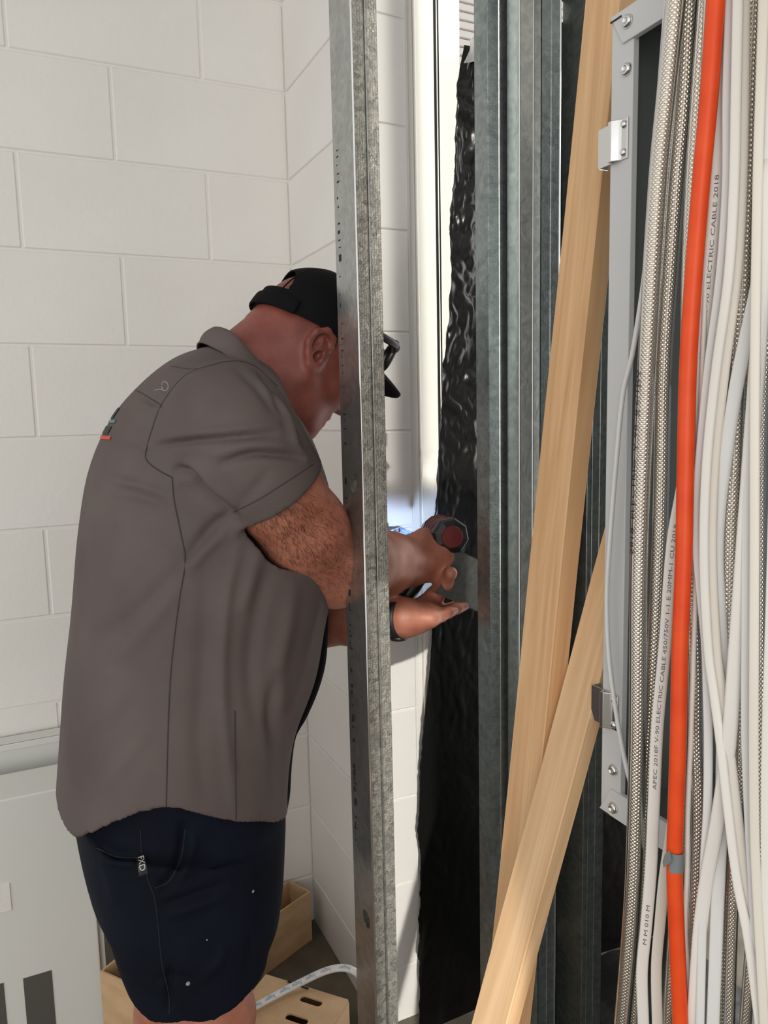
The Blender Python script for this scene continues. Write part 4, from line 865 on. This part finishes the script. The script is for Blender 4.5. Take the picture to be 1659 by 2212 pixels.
# collar: folded band round the neck
ctop = [(463, 709), (496, 716), (530, 750), (578, 804), (610, 846), (632, 895)]; cbot = [(438, 742), (474, 757), (515, 786), (562, 836), (598, 876), (622, 918)]
cY = [YM, YM - .045, YM - .082, YM - .090, YM - .070, YM - .035]
top3 = [y(a, b, q) for (a, b), q in zip(ctop, cY)]; bot3 = [y(a, b, q - .014 if i else q) for i, ((a, b), q) in enumerate(zip(cbot, cY))]
mir = lambda p: np.array([p[0] , 2 * YM - p[1], p[2]])
# points on the far side: same profile mirrored about the man's own middle plane
top3 = [mir(p) for p in top3[:0:-1]] + top3; bot3 = [mir(p) for p in bot3[:0:-1]] + bot3
ct, cb2 = catmull(top3, 70), catmull(bot3, 70); nrmc = norm
V = []; k = 10
ctr = np.mean(ct, 0)
for w in np.linspace(0, 1, k):
    for i in range(70):
        p = ct[i] * (1 - w) + cb2[i] * w; o_ = p - ctr; o_[2] *= .3; V.append(p + norm(o_) * (.0045 * math.sin(math.pi * min(1, w * 1.15)) + .002 + .004 * w * w))
for w in np.linspace(0, 1, 4):                     # inner stand
    for i in range(70):
        p = ct[i] * (1 - w) + (cb2[i] * .55 + ctr * .0 + ct[i] * .45) * w; o_ = p - ctr; V.append(p - norm(o_) * (.003 + .004 * w))
F = [(a * 70 + i, a * 70 + i + 1, (a + 1) * 70 + i + 1, (a + 1) * 70 + i) for a in range(k - 1) for i in range(69)] + [((k + a) * 70 + i, (k + a + 1) * 70 + i, (k + a + 1) * 70 + i + 1, (k + a) * 70 + i + 1) for a in range(3) for i in range(69)] + [(i, k * 70 + i, k * 70 + i + 1, i + 1) for i in range(69)]
co_ = mesh('collar', V, F, 'shirt', man, True); s_ = co_.modifiers.new('cloth', 'SOLIDIFY'); s_.thickness = .0022; s_.offset = 0
# print on the back, wrapping over the spine
def back_bar(py0, py1, m, Ya=1.085, Yb=1.27, name='back_print'):
    z0, z1 = [float(y(232, q, 1.09)[2]) for q in (py0, py1)]; V = []; n = 24
    for z in np.linspace(z0, z1, 4):
        for yy in np.linspace(Ya, Yb, n):
            h = bvh.ray_cast(Vector((-.5, yy, z)), Vector((1, 0, 0)), 2.0); V.append(np.array(h[0]) + np.array(h[1]) * .0012 if h[0] else np.array((0, yy, z)))
    mesh(name, V, [(a * n + i, a * n + i + 1, (a + 1) * n + i + 1, (a + 1) * n + i) for a in range(3) for i in range(n - 1)], m, shirt, True)
back_bar(908, 915, 'teal', 1.128); back_bar(944, 951, 'redprint', 1.108); back_bar(880, 905, 'ink', 1.16); back_bar(922, 940, 'ink', 1.132)

# ---- far half of the shirt front, its deep shade put in as black
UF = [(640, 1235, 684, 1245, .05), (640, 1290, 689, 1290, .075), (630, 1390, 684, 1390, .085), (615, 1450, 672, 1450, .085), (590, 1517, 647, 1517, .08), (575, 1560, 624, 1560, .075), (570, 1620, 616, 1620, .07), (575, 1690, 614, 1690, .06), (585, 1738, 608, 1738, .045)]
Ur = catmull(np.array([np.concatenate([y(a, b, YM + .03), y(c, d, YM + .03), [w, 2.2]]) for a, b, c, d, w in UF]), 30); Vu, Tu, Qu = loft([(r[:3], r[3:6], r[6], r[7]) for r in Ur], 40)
mesh('shaded_shirt_front', Vu, list(Tu) + list(Qu), 'cap', man, True)
# ---- hairs on the arm
random.seed(11); bb = BVHTree.FromPolygons([Vector(p) for p in bv], [tuple(f) for f in bq]); Vh = []; Fh = []; adir = norm(Re - y(600, 1068, .99))
for _ in range(1500):
    t = random.random(); a = 540 + 205 * t + random.uniform(-75, 75); b = 1090 + 140 * t + random.uniform(-95, 75); h = bb.ray_cast(Vector(CAM), Vector(ray(a, b)).normalized(), 3.0)
    if h[0] is None or h[0][2] > 1.30 or h[0][0] > .45: continue
    n_ = np.array(h[1]); p0 = np.array(h[0]); d_ = adir + np.array([random.uniform(-.6, .9), 0, random.uniform(-.9, .3)]); d_ = norm(d_ - n_ * (d_ @ n_)); sd_ = np.cross(d_, n_) * .00022; L = random.uniform(.005, .012); b0 = len(Vh)
    cv = np.cross(d_, n_) * random.uniform(-.003, .003)
    for q, (l_, hgt_) in enumerate(((0, 0), (.5, .0012), (1, .0010))): c_ = p0 + d_ * L * l_ + n_ * hgt_ + cv * l_ * l_; Vh += [c_ - sd_ * (1 - .7 * l_), c_ + sd_ * (1 - .7 * l_)]
    Fh += [(b0, b0 + 1, b0 + 3, b0 + 2), (b0 + 2, b0 + 3, b0 + 5, b0 + 4)]
M['hair'] = mat('arm_hair', (.10, .045, .025), .6); noise_bump(M['hair'], 50, .05)
mesh('arm_hair', Vh, Fh, 'hair', man)['kind'] = 'stuff'

# ---- shorts
NV = Vol((-.06, .88, .36), (.48, 1.46, 1.02), .0034)
hipR = np.array([np.concatenate([y(a, b, YM), y(c, d, YM), [w, e]]) for a, b, c, d, w, e in [(160, 1540, 590, 1540, .16, 2.3), (152, 1690, 600, 1690, .172, 2.3), (160, 1780, 597, 1770, .178, 2.3), (172, 1850, 592, 1850, .18, 2.3), (188, 1915, 586, 1915, .17, 2.3)]])
NV.poly(*loft([(r[:3], r[3:6], r[6], r[7]) for r in catmull(hipR, 12)], 56), k=.001)
def leg(rows, Yl):
    Rr = catmull(np.array([np.concatenate([y(a, b, Yl), y(c, d, Yl), [w, e]]) for a, b, c, d, w, e in rows]), 24); NV.poly(*loft([(r[:3], r[3:6], r[6], r[7]) for r in Rr], 48), k=.03)
leg([(190, 1800, 590, 1800, .10, 2.3), (210, 1900, 586, 1900, .105, 2.3), (228, 2000, 574, 2000, .105, 2.3), (255, 2090, 561, 2080, .104, 2.3), (292, 2175, 549, 2140, .102, 2.3), (318, 2235, 543, 2170, .1, 2.3)], 1.075)
leg([(180, 1800, 540, 1800, .09, 2.3), (205, 1920, 520, 1900, .1, 2.3), (235, 2010, 500, 1990, .098, 2.3), (262, 2080, 480, 2060, .095, 2.3)], 1.28)
for (c_, q_, r_) in ((y(430, 2140, 1.075), y(432, 2260, 1.075), .086), (y(372, 2030, 1.28), y(372, 2150, 1.28), .08)): NV.cone(c_, q_, r_ * .9, r_, .004, 'sub')
sh_ = np.array([y(a, b, .985) for a, b in ((230, 2220), (330, 2228), (375, 2205), (400, 2196), (424, 2198), (463, 2190), (506, 2170), (555, 2140))])
NV.a = np.maximum(NV.a, np.interp(NV.ax[0], sh_[:, 0], sh_[:, 2]).astype(np.float32)[:, None, None] - NV.ax[2][None, None, :].astype(np.float32))
nv, nq = NV.mesh(); nv = relax(nv, nq, 2); nn = vnormals(nv, nq)
nv = nv + nn * folds(nv, nn, [([(400, 1770), (395, 1840), (370, 1900), (340, 1920)], -.012, 12), ([(420, 1800), (400, 1870), (360, 1910)], .006, 14), ([(345, 1960), (420, 1935), (490, 1910)], -.006, 10), ([(350, 1985), (430, 1955), (500, 1930)], .004, 12), ([(420, 1890), (480, 1860), (520, 1840)], -.004, 12), ([(367, 2080), (366, 2130), (364, 2190)], -.007, 9), ([(490, 2040), (470, 2080), (430, 2120)], .004, 12), ([(330, 2120), (380, 2110), (420, 2125)], -.004, 10), ([(540, 2000), (545, 2060), (540, 2110)], -.005, 10), ([(215, 1850), (240, 1900), (250, 1960)], .004, 14), ([(210, 1828), (250, 1850), (300, 1852)], -.006, 6), ([(215, 1838), (250, 1862), (298, 1866)], .005, 7)])[:, None]
shorts = np_mesh('shorts', nv, nq, 'navy', man)
nb2 = BVHTree.FromPolygons([Vector(p) for p in nv], [tuple(f) for f in nq])
seam([(303, 1790), (308, 1850), (320, 1900), (334, 1940), (342, 2000), (350, 2080), (365, 2150), (366, 2190)], .0009, 'navy_seam', shorts, nb2); seam([(210, 1832), (250, 1850), (300, 1853)], .0012, 'navy_seam', shorts, nb2)
seam([(336, 1918), (366, 1902), (392, 1850), (400, 1790)], .0012, 'navy_seam', shorts, nb2, 'pocket_edge')
P = stick([(304, 1850), (307, 1868), (311, 1888)], 10, .0012, nb2); V, F, _ = tube_geo(P, .0058, .0011, 12, norm(CAM - P[5]), 4); tg = mesh('pocket_tag', V, F, 'black', shorts)
M['white_print'] = mat('white_print', (.6, .62, .64), .6); noise_bump(M['white_print'], 300, .05)
text_on_path('printing', 'FXD', .0105, catmull(P, 30), .001, .0016, 'white_print', tg, N=norm(CAM - P[5]))
for a, b, r in ((408, 2124, .0032), (548, 1925, .0022), (449, 2030, .0013)):
    p = stick([(a - 2, b), (a, b), (a + 2, b)], 3, .0002, nb2)
    if len(p): V, F = disc_stack(p[0], CAM - p[0], [(r, -.0005), (r * .8, .0004), (r * .3, .0006)], 9); mesh('plaster_spot', V, F, 'shirt_tag', shorts, True)

# ---- cap and sunglasses
cap = thing('baseball_cap', 'black baseball cap worn on the man bent head', 'cap', hp(0, 0, .13)); cap['label'] = 'black baseball cap on the bending man, strap and opening at the back'
CC = (-.003, .042); CRf, CRl, CRu = .1075, .0865, .0995
nu, nvv = 320, 136; V = []; F = []
def low_u(t): return .030 + .012 * math.cos(t) + .006 * (1 - abs(math.cos(t)))      # t = 0 at the forehead
for j in range(nvv):
    for i in range(nu):
        t = 2 * math.pi * i / nu; ul = low_u(t); smin_ = (ul - CC[1]) / CRu; ph0 = math.asin(max(-1, smin_)); ph = ph0 + (math.pi / 2 - ph0) * j / (nvv - 1)
        rr = math.cos(ph) ** .92; sq_ = 1 + .012 * math.sin(6 * t) * (j / nvv); V.append(hp(CC[0] + CRf * rr * math.cos(t) * sq_, CRl * rr * math.sin(t) * sq_, CC[1] + CRu * math.sin(ph)))
def hole(i, j):
    t = 2 * math.pi * (i + .5) / nu; a = abs(t - math.pi); return j >= 24 and (a / .62) ** 2 + ((j - 24) / 36.0) ** 2 < 1
F = [(j * nu + i, j * nu + (i + 1) % nu, (j + 1) * nu + (i + 1) % nu, (j + 1) * nu + i) for j in range(nvv - 1) for i in range(nu) if not hole(i, j)]
o = mesh('crown', V, F, 'cap', cap, True); s_ = o.modifiers.new('cloth', 'SOLIDIFY'); s_.thickness = .003; s_.offset = 0
for q in range(6):                                  # panel seams
    t = math.pi / 6 + q * math.pi / 3
    if abs(t - math.pi) < .5: continue
    P = []
    for w in np.linspace(.02, 1, 24):
        ul = low_u(t); ph0 = math.asin((ul - CC[1]) / CRu); ph = ph0 + (math.pi / 2 - ph0) * w; rr = math.cos(ph) ** .92; P.append(hp(CC[0] + (CRf + .0012) * rr * math.cos(t), (CRl + .0012) * rr * math.sin(t), CC[1] + (CRu + .0012) * math.sin(ph)))
    V2, F2, _ = tube_geo(P, .0011, .0011, 6); mesh('panel_seam', V2, F2, 'cap', cap, True)
P = []                                              # strap across the back opening
for a in np.linspace(-.95, .95, 30):
    t = math.pi + a; P.append(hp(CC[0] + (CRf + .004) * math.cos(t) * 1.0, (CRl + .004) * math.sin(t), low_u(t) + .008))
V2, F2, _ = tube_geo(P, .0022, .0115, 10, eu, 3.5); mesh('strap', V2, F2, 'cap', cap, True)
V2 = []; nb1, nb3 = 34, 12                          # brim
for k in range(nb3):
    w = k / (nb3 - 1)
    for i in range(nb1):
        a = -1.15 + 2.3 * i / (nb1 - 1); f0 = CC[0] + (CRf - .002) * math.cos(a); l0 = (CRl - .002) * math.sin(a)
        ext = .064 * math.cos(a * 1.05) ** .7 if abs(a * 1.05) < 1.57 else 0; V2.append(hp(f0 + ext * w, l0 * (1 - .06 * w), low_u(a) + .020 - .016 * (l0 / .08) ** 2 - .006 * w * w))
o = mesh('brim', V2, [(k * nb1 + i, k * nb1 + i + 1, (k + 1) * nb1 + i + 1, (k + 1) * nb1 + i) for k in range(nb3 - 1) for i in range(nb1 - 1)], 'cap', cap, True); s_ = o.modifiers.new('board', 'SOLIDIFY'); s_.thickness = .004; s_.offset = 0
sg = thing('sunglasses', 'black sunglasses resting on top of the cap brim', 'sunglasses', hp(.13, 0, .07))
for s in (-1, 1):
    pts = []
    for q in range(28):
        t = 2 * math.pi * q / 28; cx, cy = math.cos(t), math.sin(t); cx = math.copysign(abs(cx) ** .7, cx); cy = math.copysign(abs(cy) ** .7, cy)
        pts.append(hp(.109 - .004 * cy - .014 * abs(.034 + cx * .026) / .06, s * (.034 + .028 * cx), .085 + .0225 * cy))
    pts.append(pts[0]); pts.append(pts[1]); V2, F2, _ = tube_geo(pts, .0048, .0052, 8); mesh('rim', V2, F2, 'black', sg, True)
    mesh('lens', [sum(pts[:28]) / 28] + pts[:28], [(0, 1 + q, 1 + (q + 1) % 28) for q in range(28)], 'lens', sg, True)
    V2, F2, _ = tube_geo([hp(.098, s * .064, .094), hp(.088, s * .080, .092), hp(.052, s * .090, .082), hp(.01, s * .096, .070)], .003, .006, 8, eu); mesh('temple', V2, F2, 'black', sg, True)
V2, F2, _ = tube_geo([hp(.109, -.009, .095), hp(.112, 0, .097), hp(.109, .009, .095)], .003, .003, 8); mesh('bridge', V2, F2, 'black', sg, True)

# ---- watch on the left wrist
wt = thing('wrist_watch', 'black wrist watch on the man lower wrist', 'watch', Lw)
wc = Lw - norm(Lw - y(770, 1336, 1.215)) * .006; wa = norm(Lw - y(770, 1336, 1.215))
V2, F2 = disc_stack(wc, wa, [(.0300, -.011), (.0335, -.010), (.0335, .010), (.0300, .011)], 32); mesh('band', V2, F2, 'rubber', wt, True)
V2, F2 = disc_stack(wc + np.array([0, 0, -.032]), (0, 0, -1), [(.014, -.004), (.016, 0), (.015, .004), (.011, .005)], 20); mesh('watch_case', V2, F2, 'black', wt, True)

# ---- cordless drill
dr = thing('cordless_drill', 'dark red and black cordless drill gripped in the man hand', 'drill', y(945, 1190, 1.19))
dA = y(977, 1160, 1.135); dB = y(908, 1136, 1.36); da = norm(dB - dA); Rr = .032
V2, F2 = disc_stack(dA, da, [(.0205, .0), (Rr * .93, .004), (Rr * 1.04, .010), (Rr * 1.04, .028), (Rr * .96, .034)], 8); mesh('rear_cover', V2, F2, 'black', dr)
V2, F2 = disc_stack(dA - da * .0015, da, [(.0006, -.0006), (.0185, 0), (.0200, .003), (.0205, .008)], 24); mesh('end_cap', V2, F2, 'redcap', dr)
V2, F2 = disc_stack(dA, da, [(Rr * .9, .032), (Rr * 1.0, .036), (Rr * 1.02, .075), (Rr * .92, .105), (Rr * .80, .115)], 14); mesh('motor_housing', V2, F2, 'red', dr, True)
for t in (.05, .066, .082): V2, F2 = disc_stack(dA, da, [(Rr * 1.0, t), (Rr * 1.045, t + .001), (Rr * 1.045, t + .004), (Rr * 1.0, t + .005)], 14); mesh('vent_rib', V2, F2, 'red', dr)
V2, F2 = disc_stack(dA, da, [(Rr * .78, .112), (Rr * .74, .130), (Rr * .5, .136), (Rr * .48, .165), (.006, .175)], 18); mesh('chuck', V2, F2, 'black', dr, True)
MB().tube([dA + da * .17, dA + da * .205], .003, 8).build('driver_bit', 'chrome', dr)
gt = dA + da * .062 - np.array([0, 0, .018]); gb = y(872, 1296, 1.215)
V2, F2, _ = tube_geo(catmull([gt, gt + (gb - gt) * .5 + [0, .004, 0], gb], 12), .015, .019, 14, da, 2.6); mesh('grip', V2, F2, 'black', dr, True)
bu = norm(gb - gt); V2, F2, _ = tube_geo([gb - bu * .006, gb + bu * .004, gb + bu * .022, gb + bu * .026], [.024, .028, .028, .024], [.034, .038, .038, .034], 16, da, 4); mesh('battery', V2, F2, 'redcap', dr)
led = bpy.data.lights.new('drill_led', 'SPOT'); led.energy = 1.2; led.color = (.55, .70, 1.0); led.spot_size = math.radians(95); led.spot_blend = .6; led.shadow_soft_size = .004
lo_ = bpy.data.objects.new('drill_led', led); col.objects.link(lo_); lp = dA + da * .142 + np.array([0, 0, -.024]); lo_.location = lp; lo_.rotation_euler = Vector(da).to_track_quat('-Z', 'Y').to_euler()
